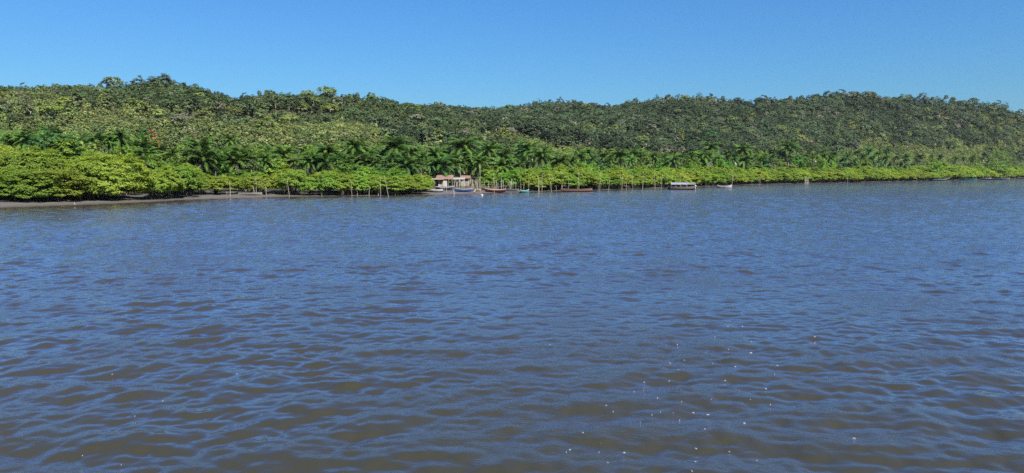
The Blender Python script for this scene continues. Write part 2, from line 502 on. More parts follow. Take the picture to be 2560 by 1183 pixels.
# the river goes on outside the fan of fine waves
th2 = np.linspace(0.94, 2 * math.pi - 0.94, 40)
r2 = np.concatenate([np.geomspace(0.5, 720, 30), [1500, 4000, 9000]])
R2, T2 = np.meshgrid(r2, th2, indexing='ij')
V2 = np.stack([R2.ravel() * np.sin(T2.ravel()), R2.ravel() * np.cos(T2.ravel()), np.full(R2.size, -0.03)], 1)
a, b = R2.shape
ii = (np.arange(a - 1)[:, None] * b + np.arange(b - 1)[None, :]).ravel() + len(V)
Q2 = np.stack([ii, ii + 1, ii + b + 1, ii + b], 1)
base = len(V) + len(V2)
th3 = np.linspace(-0.96, 0.96, 36); r3 = np.array([720, 1500, 4000, 9000.0])
R3, T3 = np.meshgrid(r3, th3, indexing='ij')
V3 = np.stack([R3.ravel() * np.sin(T3.ravel()), R3.ravel() * np.cos(T3.ravel()), np.zeros(R3.size)], 1)
a, b = R3.shape
ii = (np.arange(a - 1)[:, None] * b + np.arange(b - 1)[None, :]).ravel() + base
Q3 = np.stack([ii, ii + 1, ii + b + 1, ii + b], 1)
VW = np.concatenate([V, V2, V3])
att = np.concatenate([shal.ravel(), np.zeros(len(V2) + len(V3))])
atu = np.concatenate([unres.ravel(), np.ones(len(V2) + len(V3))])
wme = mesh_np('water', VW, np.concatenate([Qw, Q2, Q3]), None, True, {'shallow': att, 'ripple': atu})
m, n, out = new_mat('river_water')
body = N(n, 'ShaderNodeBsdfDiffuse'); mirror = N(n, 'ShaderNodeBsdfGlossy', Roughness=0.05); mirror.inputs['Color'].default_value = (1.0, 0.88, 0.98, 1)
fr = N(n, 'ShaderNodeFresnel', IOR=1.36)
pw = N(n, 'ShaderNodeMath', operation='POWER'); pw.inputs[1].default_value = 1.35; n.links.new(fr.outputs[0], pw.inputs[0])
gain = N(n, 'ShaderNodeMath', operation='MULTIPLY', use_clamp=True); gain.inputs[1].default_value = 2.45; n.links.new(pw.outputs[0], gain.inputs[0])
gmax = N(n, 'ShaderNodeMath', operation='MINIMUM'); gmax.inputs[1].default_value = 0.80; n.links.new(gain.outputs[0], gmax.inputs[0])
ge = N(n, 'ShaderNodeNewGeometry')
at = N(n, 'ShaderNodeAttribute', attribute_name='shallow')
n0 = N(n, 'ShaderNodeTexNoise', Scale=0.035, Detail=3.0, Roughness=0.5); n.links.new(ge.outputs['Position'], n0.inputs['Vector'])
deep = ramp(n, n0.outputs['Fac'], [(0.3, (0.0178, 0.0192, 0.0108)), (0.7, (0.0225, 0.0232, 0.0140))])
mixc = N(n, 'ShaderNodeMix', data_type='RGBA'); n.links.new(at.outputs['Fac'], mixc.inputs[0]); n.links.new(deep, mixc.inputs[6]); mixc.inputs[7].default_value = (0.052, 0.038, 0.036, 1)
n.links.new(mixc.outputs[2], body.inputs['Color'])
mp = N(n, 'ShaderNodeMapping'); mp.inputs['Rotation'].default_value = (0, 0, math.radians(28)); mp.inputs['Scale'].default_value = (1.0, 1.9, 1.0)
n.links.new(ge.outputs['Position'], mp.inputs['Vector'])
na = N(n, 'ShaderNodeTexNoise', Scale=1.7, Detail=3.0, Roughness=0.55); n.links.new(mp.outputs[0], na.inputs['Vector'])
nb = N(n, 'ShaderNodeTexNoise', Scale=8.0, Detail=3.0, Roughness=0.6); n.links.new(mp.outputs[0], nb.inputs['Vector'])
nc = N(n, 'ShaderNodeTexNoise', Scale=0.11, Detail=2.0, Roughness=0.5); n.links.new(mp.outputs[0], nc.inputs['Vector'])
gust = ramp(n, nc.outputs['Fac'], [(0.42, (0.16, 0.16, 0.16)), (0.62, (1, 1, 1))])
ar = N(n, 'ShaderNodeAttribute', attribute_name='ripple')
s1 = N(n, 'ShaderNodeMath', operation='MULTIPLY_ADD'); s1.inputs[1].default_value = 0.6; s1.inputs[2].default_value = 0.06; n.links.new(ar.outputs['Fac'], s1.inputs[0])
b1 = N(n, 'ShaderNodeBump', Distance=0.11); n.links.new(s1.outputs[0], b1.inputs['Strength'])
n.links.new(na.outputs['Fac'], b1.inputs['Height'])
b2 = N(n, 'ShaderNodeBump', Distance=0.030); n.links.new(nb.outputs['Fac'], b2.inputs['Height']); n.links.new(b1.outputs[0], b2.inputs['Normal'])
sc_ = N(n, 'ShaderNodeMath', operation='MULTIPLY'); sc_.inputs[1].default_value = 0.50
n.links.new(gust, sc_.inputs[0]); n.links.new(sc_.outputs[0], b2.inputs['Strength'])
for q in (body, mirror, fr):
    n.links.new(b2.outputs[0], q.inputs['Normal'])
mixw = N(n, 'ShaderNodeMixShader'); n.links.new(gmax.outputs[0], mixw.inputs[0]); n.links.new(body.outputs[0], mixw.inputs[1]); n.links.new(mirror.outputs[0], mixw.inputs[2])
n.links.new(mixw.outputs[0], out.inputs[0])
M['water'] = m
wme.materials.append(m)
tag(link(bpy.data.objects.new('water', wme)), kind='structure')

# ------------------------------------------------------------------ foliage builders
def leaves(rng, Cc, Nn, size, aspect=1.5):
    """diamond leaves at centres Cc with normals Nn"""
    k = len(Cc)
    Nn = Nn / (np.linalg.norm(Nn, axis=1, keepdims=True) + 1e-9)
    r_ = rng.normal(size=(k, 3))
    t = np.cross(Nn, r_); t /= (np.linalg.norm(t, axis=1, keepdims=True) + 1e-9)
    b = np.cross(Nn, t)
    sz = (size * rng.uniform(0.65, 1.3, k))[:, None]
    v = np.stack([Cc + t * sz * aspect / 2, Cc + b * sz / 2, Cc - t * sz * aspect / 2, Cc - b * sz / 2], 1).reshape(-1, 3)
    q = np.arange(4 * k).reshape(-1, 4)
    return v, q
def crown_np(rng, R, z0, z1, nclump, nleaf, pad, leaf, flat=0.45, up=0.8, lump=0.25, inner=0.25, low=-0.35, power=1.0, skew=(0, 0)):
    """a crown: clumps of leaves spread over an uneven dome and some inside it"""
    hz = (z1 - z0)
    d = rng.normal(size=(nclump * 3, 3)); d /= np.linalg.norm(d, axis=1, keepdims=True)
    d = d[d[:, 2] > low][:nclump]
    k = len(d)
    ph = rng.uniform(0, 6.28, 6); fr = rng.uniform(1.5, 4, (6, 3))
    bump = sum(np.sin(d @ fr[i] + ph[i]) for i in range(6)) / 6
    rad = 1 + lump * bump * 1.6 + rng.normal(0, 0.05, k)
    ins = rng.random(k) < inner
    rad = np.where(ins, rad * rng.uniform(0.35, 0.8, k), rad)
    zz = np.where(d[:, 2] > 0, d[:, 2] ** power, d[:, 2])
    zc = z0 + hz * 0.30
    cen = np.stack([d[:, 0] * R * rad + skew[0] * R * zz, d[:, 1] * R * rad + skew[1] * R * zz, zc + np.where(zz > 0, zz * hz * 0.70, zz * hz * 0.30 / abs(low if low else 1)) * rad], 1)
    cs = pad * rng.uniform(0.6, 1.25, k)
    o = rng.normal(size=(k, nleaf, 3)); o /= np.linalg.norm(o, axis=2, keepdims=True)
    o *= rng.random((k, nleaf, 1)) ** 0.45
    o[:, :, 2] *= flat
    LC = cen[:, None, :] + o * cs[:, None, None]
    nrm = np.array([0, 0, up]) + 0.8 * d[:, None, :] + rng.normal(0, 0.45, (k, nleaf, 3)) + o * 0.4
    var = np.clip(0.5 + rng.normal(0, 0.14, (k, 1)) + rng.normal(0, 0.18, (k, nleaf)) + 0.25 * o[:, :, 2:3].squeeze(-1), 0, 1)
    v, q = leaves(rng, LC.reshape(-1, 3), nrm.reshape(-1, 3), leaf)
    return v, q, np.repeat(var.reshape(-1), 4)
def crown_mesh(name, mat, seed, **kw):
    rng = np.random.default_rng(seed)
    v, q, a_ = crown_np(rng, **kw)
    return mesh_np(name, v, q, mat, False, {'leafvar': a_})
def trunk_mesh(name, mat, seed, H, r0, stems=1, spread=0.3, limbs=4, R=2.0, roots=0, top=0.75, n=5):
    rd = random.Random(seed)
    mb = MB()
    for s in range(stems):
        an = rd.uniform(0, 6.28)
        bx, by = (rd.uniform(-.3, .3) * spread * R if stems > 1 else 0, rd.uniform(-.3, .3) * spread * R if stems > 1 else 0)
        tx, ty = bx + math.cos(an) * spread * R * rd.uniform(.4, 1), by + math.sin(an) * spread * R * rd.uniform(.4, 1)
        pts_ = []
        for i in range(6):
            t = i / 5
            pts_.append((bx + (tx - bx) * t + rd.uniform(-.04, .04) * H * .3, by + (ty - by) * t + rd.uniform(-.04, .04) * H * .3, -0.3 + (H * top + .3) * t))
        mb.tube(pts_, [r0 * (1 - .65 * i / 5) for i in range(6)], n)
        for l in range(limbs):
            t = rd.uniform(.35, .95); k = min(4, int(t * 5))
            p0 = Vector(pts_[k]); a2 = rd.uniform(0, 6.28); ln = R * rd.uniform(.45, .85)
            p2 = p0 + Vector((math.cos(a2) * ln, math.sin(a2) * ln, H * rd.uniform(.08, .25)))
            p1 = (p0 + p2) / 2 + Vector((0, 0, rd.uniform(0, .1) * H))
            mb.tube([p0, p1, p2], [r0 * .45, r0 * .32, r0 * .12], 4, False)
    for s in range(roots):
        an = rd.uniform(0, 6.28); ln = R * rd.uniform(.2, .75); h = H * rd.uniform(.12, .3)
        p0 = Vector((math.cos(an) * .1, math.sin(an) * .1, h)); p2 = Vector((math.cos(an) * ln, math.sin(an) * ln, -0.25))
        p1 = Vector((math.cos(an) * ln * .75, math.sin(an) * ln * .75, h * .75))
        mb.tube([p0, p1, p2], [r0 * .35, r0 * .3, r0 * .22], 4, False)
    return mb.mesh(name, mat, True)

def tree(name, cmesh, tmesh, loc, scale, rz, label, cat, group=None, tint=None):
    o = empty(name, loc, rz, scale)
    tag(o, label, cat, group)
    t = link(bpy.data.objects.new('trunk', tmesh), o)
    c = link(bpy.data.objects.new('crown', cmesh), o)
    if tint is not None:
        c.material_slots[0].link = 'OBJECT'; c.material_slots[0].material = M[tint]
    return o

# ------------------------------------------------------------------ words that single a thing out
ORD = ['nearest', 'second', 'third', 'fourth', 'fifth', 'sixth', 'seventh', 'eighth', 'ninth', 'tenth', 'eleventh', 'twelfth', 'thirteenth', 'fourteenth', 'fifteenth', 'sixteenth', 'seventeenth', 'eighteenth', 'nineteenth', 'twentieth']
LAND = [(-40, 'left photo edge'), (140, 'dark mango tree'), (384, 'red blossoming tree'), (627, 'pale beached canoe'), (800, 'grove of grey dead fronds'), (966, 'leaning pole pair'), (1100, 'orange roofed shack'), (1240, 'red and white boat'), (1310, 'small teal boat'), (1440, 'brown dugout'),
        (1565, 'poles left of the canopied boat'), (1704, 'canopied boat'), (1810, 'white rowboat'), (1900, 'lone pole'), (2016, 'stake bundle'), (2119, 'far lone pole'), (2240, 'first far pole'), (2320, 'long blue boat'), (2418, 'teal canoe'), (2500, 'navy boat'), (2600, 'right photo edge')]
LAND = [q for q in LAND if q[0] not in (800, 1565, 2240)]
def name_by_place(items, frame='{d}, {o} {s} of the {l}'):
    """items: (object, photo column, description). Gives every object a label of its own."""
    b = {}
    for o, x, d in items:
        L = min(LAND, key=lambda q: abs(q[0] - x))
        side = 'left' if x < L[0] else 'right'
        b.setdefault((d, L[1], side), []).append((abs(x - L[0]), o))
    for (d, l, s), v in b.items():
        v.sort(key=lambda q: q[0])
        for i, (_, o) in enumerate(v):
            w = ORD[i] if i < len(ORD) else 'number %d' % (i + 1)
            o['label'] = frame.format(d=d, o=w, s=s, l=l)

# ------------------------------------------------------------------ mangroves
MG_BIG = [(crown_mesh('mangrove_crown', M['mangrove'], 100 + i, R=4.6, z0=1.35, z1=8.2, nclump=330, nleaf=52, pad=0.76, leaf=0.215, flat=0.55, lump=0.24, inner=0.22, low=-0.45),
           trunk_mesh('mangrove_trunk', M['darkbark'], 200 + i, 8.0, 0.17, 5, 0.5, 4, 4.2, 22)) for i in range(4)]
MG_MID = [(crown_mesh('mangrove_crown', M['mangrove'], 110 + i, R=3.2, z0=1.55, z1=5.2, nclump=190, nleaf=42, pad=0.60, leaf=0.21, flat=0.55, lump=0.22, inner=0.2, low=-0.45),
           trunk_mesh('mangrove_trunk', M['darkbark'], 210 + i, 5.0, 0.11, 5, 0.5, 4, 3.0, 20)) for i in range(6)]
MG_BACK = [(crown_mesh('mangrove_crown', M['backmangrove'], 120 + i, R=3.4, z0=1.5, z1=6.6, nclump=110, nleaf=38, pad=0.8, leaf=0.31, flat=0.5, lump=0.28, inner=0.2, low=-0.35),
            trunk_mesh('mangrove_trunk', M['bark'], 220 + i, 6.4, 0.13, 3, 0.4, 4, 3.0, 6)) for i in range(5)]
TOPX = [0, 60, 150, 200, 300, 345, 400, 470, 540, 575, 620, 700, 760, 850, 900, 1000, 1045, 1090, 1120, 1180, 1240, 1290, 1350, 1430, 1500, 1600, 1700, 1800, 1900, 2000, 2120, 2250, 2330, 2420, 2560]
TOPY = [372, 378, 372, 372, 374, 392, 402, 408, 430, 436, 426, 420, 416, 424, 424, 432, 454, 457, 456, 448, 438, 424, 422, 412, 418, 424, 416, 420, 420, 420, 420, 422, 414, 416, 420]
mudw = lambda x: float(np.interp(x, [0, 100, 250, 400, 520, 570, 600, 680, 720, 800, 960, 1060, 1100, 1290, 1310, 1350, 2560], [8, 7, 5.5, 4.0, 3.0, 9, 8, 7, 2.4, 1.2, .9, .9, 9, 9, 3.5, 1.0, 1.0]))
rd = random.Random(3)
rows = {'front': [], 'middle': [], 'back': []}
a0 = float(SA[4]); aend = float(SA[-4])
for row in ('front', 'middle', 'back'):
    a_ = a0 + rd.uniform(0, 3)
    while a_ < aend + 10:
        x = float(np.interp(a_, SA, SH[:, 0])); y = float(np.interp(a_, SA, SH[:, 1]))
        j = np.searchsorted(SA, a_) - 1
        dx, dy = SH[j + 1] - SH[j]; l = math.hypot(dx, dy); nx0, ny0 = -dy / l, dx / l
        px = px_of(x, y)
        big = px < 430
        R = (4.4 if big else 3.1) * rd.uniform(0.7, 1.3)
        far = min(1.75, max(1.0, y / 230))
        R *= far
        off = mudw(px) + {'front': R * 0.72, 'middle': R * 1.7 + 2.0, 'back': R * 2.7 + 4.5}[row] + rd.uniform(-.6, .8)
        X, Y = x + nx0 * off, y + ny0 * off
        px = px_of(X, Y)
        skip = px < -60 or px > 2640
        if 545 < px < 585 and row != 'back': skip = True
        if 1012 < px < 1200 and row != 'front': skip = True
        if 1066 < px < 1300 and row == 'front': skip = True
        if not skip:
            g = gz(X, Y)
            top = 4.5 + (HORIZON - float(np.interp(px, TOPX, TOPY))) / F * Y - g
            k = {'front': rd.uniform(.52, .90), 'middle': rd.uniform(.78, .96), 'back': rd.uniform(.9, 1.08)}[row]
            H = max(2.6, top * k * (1.08 if big else 1.0))
            if row == 'front' and not big:
                H = max(H, 3.4 * far ** .5)
            rows[row].append((X, Y, g, R, H, px, big))
        a_ += R * (1.1 if row == 'front' else 1.5) * (1.0 if y < 200 else 1.45) * rd.uniform(0.85, 1.2)
items = []
for row, L in rows.items():
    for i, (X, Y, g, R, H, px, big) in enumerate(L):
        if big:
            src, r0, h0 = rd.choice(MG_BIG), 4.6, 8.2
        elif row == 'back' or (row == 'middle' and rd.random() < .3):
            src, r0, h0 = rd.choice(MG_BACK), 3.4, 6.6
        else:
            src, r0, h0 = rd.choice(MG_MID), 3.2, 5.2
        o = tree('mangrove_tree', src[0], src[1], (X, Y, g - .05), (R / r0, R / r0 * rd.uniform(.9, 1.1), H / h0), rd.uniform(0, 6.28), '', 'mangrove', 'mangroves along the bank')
        d = {'front': 'low yellow-green mangrove at the waterline', 'middle': 'green mangrove in the second row', 'back': 'tall dark green mangrove in the back row'}[row]
        if big: d = {'front': 'big bright mangrove at the waterline', 'middle': 'big bright mangrove in the second row', 'back': 'big tall mangrove in the back row'}[row]
        items.append((o, px, d))
name_by_place(items)
print('mangroves', len(items))

# ------------------------------------------------------------------ palms
def frond_mesh(name, mat, seed, L=3.8, rise=0.9, droop=1.0, nl=24, lw=0.165, ll=0.72, hang=0.5):
    """one feather leaf: arched rib with drooping leaflets down both sides; grows along +X from the origin"""
    rng = np.random.default_rng(seed)
    T = np.linspace(0, 1, 14)
    ang = rise - (rise + droop) * T ** 1.25
    x = np.concatenate([[0], np.cumsum(np.cos(ang[:-1]) * L / 13)]); z = np.concatenate([[0], np.cumsum(np.sin(ang[:-1]) * L / 13)])
    V, Q, A = [], [], []
    def quad(a, b, c, d, v):
        k = len(V); V.extend([a, b, c, d]); Q.append((k, k + 1, k + 2, k + 3)); A.extend([v] * 4)
    for i in range(13):
        w = 0.06 * (1 - .7 * T[i])
        quad((x[i], -w, z[i]), (x[i + 1], -w * .9, z[i + 1]), (x[i + 1], w * .9, z[i + 1]), (x[i], w, z[i]), 0.9)
    for t in np.linspace(0.13, 0.99, nl):
        px_, pz = np.interp(t, T, x), np.interp(t, T, z)
        a_ = np.interp(t, T, ang)
        ln = ll * (0.45 + 0.75 * math.sin(math.pi * min(1, t * .92 + .08))) * rng.uniform(.85, 1.15)
        for s in (-1, 1):
            fwd = np.array([math.cos(a_), 0, math.sin(a_)]); side = np.array([0, s, 0]); dn = np.array([0, 0, -1.0])
            d = fwd * (.45 + .5 * t) + side * 1.0 + dn * (hang * rng.uniform(.6, 1.4)); d /= np.linalg.norm(d)
            p0 = np.array([px_, 0, pz]); p1 = p0 + d * ln * .5; d2 = d + dn * .45; d2 /= np.linalg.norm(d2); p2 = p1 + d2 * ln * .5
            w = fwd * lw * .5
            v = float(np.clip(0.45 + rng.normal(0, .2) + .15 * t, 0, 1))
            quad(p0 - w * .6, p1 - w, p1 + w, p0 + w * .6, v)
            quad(p1 - w, p2 - w * .15, p2 + w * .15, p1 + w, v)
    return np.array(V), np.array(Q), np.array(A)
FK = [dict(rise=1.25, droop=0.25), dict(rise=1.0, droop=0.6), dict(rise=.65, droop=0.95), dict(rise=.2, droop=1.25), dict(rise=-.35, droop=1.45)]
FR = []
for i, k in enumerate(FK):
    for j in range(2):
        v, q, a_ = frond_mesh('f', None, 300 + i * 7 + j, L=3.9 + .3 * j, **k)
        FR.append((i, v, q, a_, mesh_np('frond', v, q, M['palm'], False, {'leafvar': a_})))
DF = []
for j in range(2):
    v, q, a_ = frond_mesh('f', None, 350 + j, L=3.3, rise=-.9 - .2 * j, droop=1.5, ll=.45, hang=.2)
    DF.append((9, v, q, a_, mesh_np('dead_frond', v, q, M['deadpalm'], False, {'leafvar': a_})))
def frond_set(rd, nf=30, ndead=5, full=1.0):
    """(source, azimuth, scale) of the fronds of one palm, upright ones in the middle"""
    out_ = []
    az = rd.uniform(0, 6.28)
    for i in range(nf):
        t = i / (nf - 1)
        k = min(4, int(t * 5.2 * full + rd.uniform(-.3, .3)));  k = max(0, k)
        out_.append((rd.choice([f for f in FR if f[0] == k]), az + i * 2.39996 + rd.uniform(-.2, .2), rd.uniform(.85, 1.1), rd.uniform(-.15, .15)))
    for i in range(ndead):
        out_.append((rd.choice(DF), rd.uniform(0, 6.28), rd.uniform(.8, 1.1), 0))
    return out_
def palm_trunk(H, r0, seed, lean):
    rd_ = random.Random(seed); mb = MB()
    pts_ = []; rr_ = []
    for i in range(9):
        t = i / 8
        pts_.append((lean[0] * t * t, lean[1] * t * t, -0.4 + (H + .4) * t)); rr_.append(r0 * (1.25 - .35 * t) * rd_.uniform(.9, 1.1))
    mb.tube(pts_, rr_, 7)
    for i in range(14):      # stubs of cut leaf bases under the crown
        a_ = i * 2.4; z = H - .15 - .11 * i
        p0 = Vector((lean[0] * (z / H) ** 2 + math.cos(a_) * r0 * .6, lean[1] * (z / H) ** 2 + math.sin(a_) * r0 * .6, z))
        mb.tube([p0, p0 + Vector((math.cos(a_) * r0 * 1.3, math.sin(a_) * r0 * 1.3, .35))], [r0 * .35, r0 * .15], 4)
    return mb.mesh('palm_trunk', M['palmbark'], True)
PT = [(lean, palm_trunk(1.0 * 7.0, 0.20, 400 + i, lean)) for i, lean in enumerate([(0, 0), (.5, .2), (-.6, .1), (.2, -.4)])]
def palm_crown_joined(seed, nf, nd, full=1.0):
    rd_ = random.Random(seed)
    Vs, Qs, As, b_, nQ = [], [], [], 0, 0
    dead = []
    for (src, az, sc, tilt) in frond_set(rd_, nf, nd, full):
        R_ = np.array(Matrix.Rotation(az, 3, 'Z') @ Matrix.Rotation(tilt, 3, 'X')) * sc
        Vs.append(src[1] @ R_.T); Qs.append(src[2] + b_); b_ += len(src[1])
        As.append(src[3]); dead += [1 if src[0] == 9 else 0] * len(src[2])
    me = mesh_np('palm_crown', np.concatenate(Vs), np.concatenate(Qs), M['palm'], False, {'leafvar': np.concatenate(As)})
    me.materials.append(M['deadpalm'])
    me.polygons.foreach_set('material_index', np.array(dead, np.int32))
    return me
PC = [palm_crown_joined(500 + i, 26, [0, 2, 4, 6, 1, 3][i], [1, 1, .9, 1, .75, .85][i]) for i in range(6)]
# palms the photo shows clearly: photo column and row of the crown's heart, height of crown in photo rows, metres inland of shore depth, dead fronds
HERO = [(60, 352, 34, 130, 9), (497, 375, 44, 178, 2), (716, 392, 36, 200, 6), (598, 394, 36, 186, 2), (662, 402, 30, 184, 3), (817, 384, 36, 205, 4), (765, 408, 28, 192, 12), (576, 352, 24, 230, 1), (476, 398, 30, 168, 2),
        (879, 372, 40, 208, 10), (846, 404, 28, 204, 12), (989, 372, 46, 212, 2), (1086, 390, 34, 216, 8), (1058, 402, 28, 214, 3), (1156, 372, 44, 222, 3), (1195, 410, 28, 214, 5), (1222, 380, 36, 226, 3),
        (1262, 394, 32, 224, 2), (1320, 378, 36, 246, 2), (1355, 392, 34, 238, 3), (1450, 396, 30, 262, 2), (1544, 394, 32, 290, 2), (1580, 392, 30, 300, 2), (1633, 394, 20, 310, 9), (1777, 372, 26, 380, 1),
        (1764, 394, 28, 350, 1), (1856, 404, 26, 366, 3), (1971, 372, 28, 430, 2), (1853, 378, 26, 400, 1), (300, 346, 30, 160, 2), (270, 352, 26, 158, 1), (368, 392, 34, 146, 2), (925, 390, 34, 216, 3), (1120, 398, 30, 226, 2), (1030, 388, 34, 220, 2)]
items = []
rd = random.Random(11)
for i, (x, y, hw, depth, nd) in enumerate(HERO):
    P = at_depth(x, y, depth)
    g = gz(P.x, P.y)
    sc = hw / F * depth / 3.25
    H = max(1.2, P.z - g)
    o = empty('oil_palm', (P.x, P.y, g), rd.uniform(0, 6.28))
    lean, tm = rd.choice(PT)
    t = link(bpy.data.objects.new('trunk', tm), o); t.scale = (sc, sc, H / 7.0)
    top = Vector((lean[0] * sc, lean[1] * sc, H))
    for (src, az, s2, tilt) in frond_set(rd, 34, nd):
        f = link(bpy.data.objects.new('dead_frond' if src[0] == 9 else 'frond', src[4]), o)
        f.location = top; f.rotation_euler = (tilt, 0, az); f.scale = (sc * s2,) * 3
    tag(o, '', 'palm', 'palms behind the mangroves')
    d = 'oil palm with pale hanging dead fronds' if nd >= 8 else ('tall full oil palm standing above the mangroves' if hw >= 34 else 'oil palm with arching green fronds')
    items.append((o, x, d))
name_by_place(items)
# the palms between and behind them
taken = [(h[0], h[1]) for h in HERO]
items = []
tries = 0
while len(items) < 140 and tries < 6000:
    tries += 1
    q_ = rd.random(); x = rd.uniform(-30, 2600) if q_ < .2 else (rd.uniform(560, 1290) if q_ < .7 else rd.uniform(440, 2600))
    yt = float(np.interp(x, [0, 250, 450, 700, 950, 1200, 1330, 1450, 1700, 2000, 2300, 2560], [364, 356, 386, 388, 384, 386, 392, 384, 386, 376, 374, 374]))
    yb = float(np.interp(x, [0, 250, 450, 700, 950, 1200, 1450, 1700, 2000, 2300, 2560], [366, 366, 404, 412, 414, 420, 404, 402, 402, 400, 398]))
    t = rd.random()
    y = yt + (yb - yt) * t
    if any((abs(x - a_) < (20 if x < 1300 else 19) and abs(y - b_) < (12 if x < 1300 else 10)) for a_, b_ in taken): continue
    shoreY = float(np.interp(x, [p_[0] for p_ in SHORE_PX], [at_z(*p_).y for p_ in SHORE_PX]))
    depth = shoreY * (1.20 + .34 * (1 - t)) + 12
    P = at_depth(x, y, depth); g = gz(P.x, P.y)
    H = P.z - g
    if H < 1.0 or H > 16: continue
    taken.append((x, y))
    sc = rd.uniform(.65, 1.35)
    o = empty('oil_palm', (P.x, P.y, g), rd.uniform(0, 6.28))
    lean, tm = rd.choice(PT)
    tr_ = link(bpy.data.objects.new('trunk', tm), o); tr_.scale = (sc, sc, H / 7.0)
    c = link(bpy.data.objects.new('crown', rd.choice(PC)), o); c.location = (lean[0] * sc, lean[1] * sc, H); c.scale = (sc, sc, sc * rd.uniform(.8, 1.15)); c.rotation_euler = (rd.uniform(-.25, .25), rd.uniform(-.25, .25), rd.uniform(0, 6.28))
    tag(o, '', 'palm', 'palms behind the mangroves')
    items.append((o, x, 'palm in the front of the grove' if t > .66 else ('palm in the middle of the grove' if t > .33 else 'palm at the back of the grove')))
name_by_place(items)
print('palms', len(items) + len(HERO))

# ------------------------------------------------------------------ broadleaf trees among the palms
GT_ = []
for i, mk in enumerate(['bright', 'backmangrove', 'mango', 'hill_lime', 'backmangrove', 'hill_dark']):
    GT_.append((mk, crown_mesh('broadleaf_crown', M[mk], 580 + i, R=3.3, z0=1.0, z1=6.4, nclump=80, nleaf=34, pad=.85, leaf=.36, flat=.6, lump=.34, inner=.2, low=-.5), trunk_mesh('broadleaf_trunk', M['bark'], 590 + i, 6, .15, 1, .1, 6, 2.6)))
items = []; spots = []; tries = 0
while len(items) < 125 and tries < 6000:
    tries += 1
    x = rd.uniform(-20, 2590)
    yt = float(np.interp(x, [0, 250, 450, 700, 950, 1200, 1330, 1450, 1700, 2000, 2300, 2560], [350, 345, 362, 366, 372, 380, 392, 378, 376, 368, 368, 366]))
    yb = float(np.interp(x, [0, 250, 450, 700, 950, 1200, 1450, 1700, 2000, 2300, 2560], [366, 368, 402, 410, 416, 424, 408, 406, 404, 404, 402]))
    t = rd.random(); y = yt + (yb - yt) * t
    if any(abs(x - a_) < 16 and abs(y - b_) < 9 for a_, b_ in spots): continue
    if 1060 < x < 1220 and t > .4 or x < 215 or 330 < x < 440: continue
    if any(abs(x - h[0]) < h[2] * .8 and -16 < y - h[1] < 40 for h in HERO): continue
    shoreY = float(np.interp(x, [p_[0] for p_ in SHORE_PX], [at_z(*p_).y for p_ in SHORE_PX]))
    depth = shoreY * (1.19 + .38 * (1 - t)) + 10
    P = at_depth(x, y, depth); g = gz(P.x, P.y); H = P.z - g
    if H < 2.2 or H > 12: continue
    spots.append((x, y))
    mk, cm, tm = rd.choice(GT_)
    R = rd.uniform(1.8, 3.6) * (1 + depth / 900)
    o = tree('broadleaf_tree', cm, tm, (P.x, P.y, g), (R / 3.3, R / 3.3, H / 6.4), rd.uniform(0, 6.28), '', 'tree', 'broadleaf trees among the palms')
    items.append((o, x, {'bright': 'bright green', 'backmangrove': 'mid green', 'mango': 'dark bluish-green', 'hill_lime': 'yellow-green', 'hill_dark': 'dark olive'}[mk] + ' broadleaf tree among the palms'))
name_by_place(items)

# ------------------------------------------------------------------ single trees that stand out
BT = [(crown_mesh('broadleaf_crown', M['bright'], 600 + i, R=3.2, z0=1.2, z1=6.5, nclump=90, nleaf=30, pad=.8, leaf=.36, flat=.6, lump=.3, low=-.5), trunk_mesh('broadleaf_trunk', M['bark'], 620 + i, 6, .16, 1, .1, 6, 2.6)) for i in range(3)]
SPEC = [
    ('mango_tree', 'mango', 140, 386, 330, 66, 128, 'round dark green tree behind the big bright mangroves', 'tree'),
    ('flowering_tree', 'red', 384, 352, 322, 16, 190, 'small tree in rust-red blossom at the foot of the left hill', 'tree'),
    ('flowering_tree', 'yellow', 184, 242, 229, 10, 400, 'tree in yellow blossom high on the left hill', 'tree'),
    ('dry_tree', 'dry', 430, 368, 350, 18, 180, 'grey leafless shrub beside the red blossoming tree', 'tree'),
    ('broadleaf_tree', 'bright', 1366, 384, 360, 17, 300, 'bright green round tree right of the white house', 'tree'),
    ('broadleaf_tree', 'bright', 355, 352, 322, 18, 186, 'bright green tree touching the red blossoming tree', 'tree'),
    ('broadleaf_tree', 'bright', 1082, 458, 411, 14, 203, 'slender vivid green tree beside the orange roofed shack', 'tree'),
    ('broadleaf_tree', 'bright', 2492, 412, 382, 26, 560, 'broad bright green tree in the grove near the right edge', 'tree'),
    ('broadleaf_tree', 'backmangrove', 2335, 424, 396, 18, 450, 'domed dull green tree above the long blue and white boat', 'tree'),
    ('broadleaf_tree', 'bright', 540, 400, 378, 20, 185, 'light green bushy tree left of the tall palm pair', 'tree'),
    ('broadleaf_tree', 'dry', 1690, 352, 335, 10, 520, 'pale dry-leaved tree on the slope above the canopied boat', 'tree'),
    ('broadleaf_tree', 'mango', 1775, 336, 322, 20, 560, 'flat dark tree on the slope between canopied boat and white rowboat', 'tree'),
]
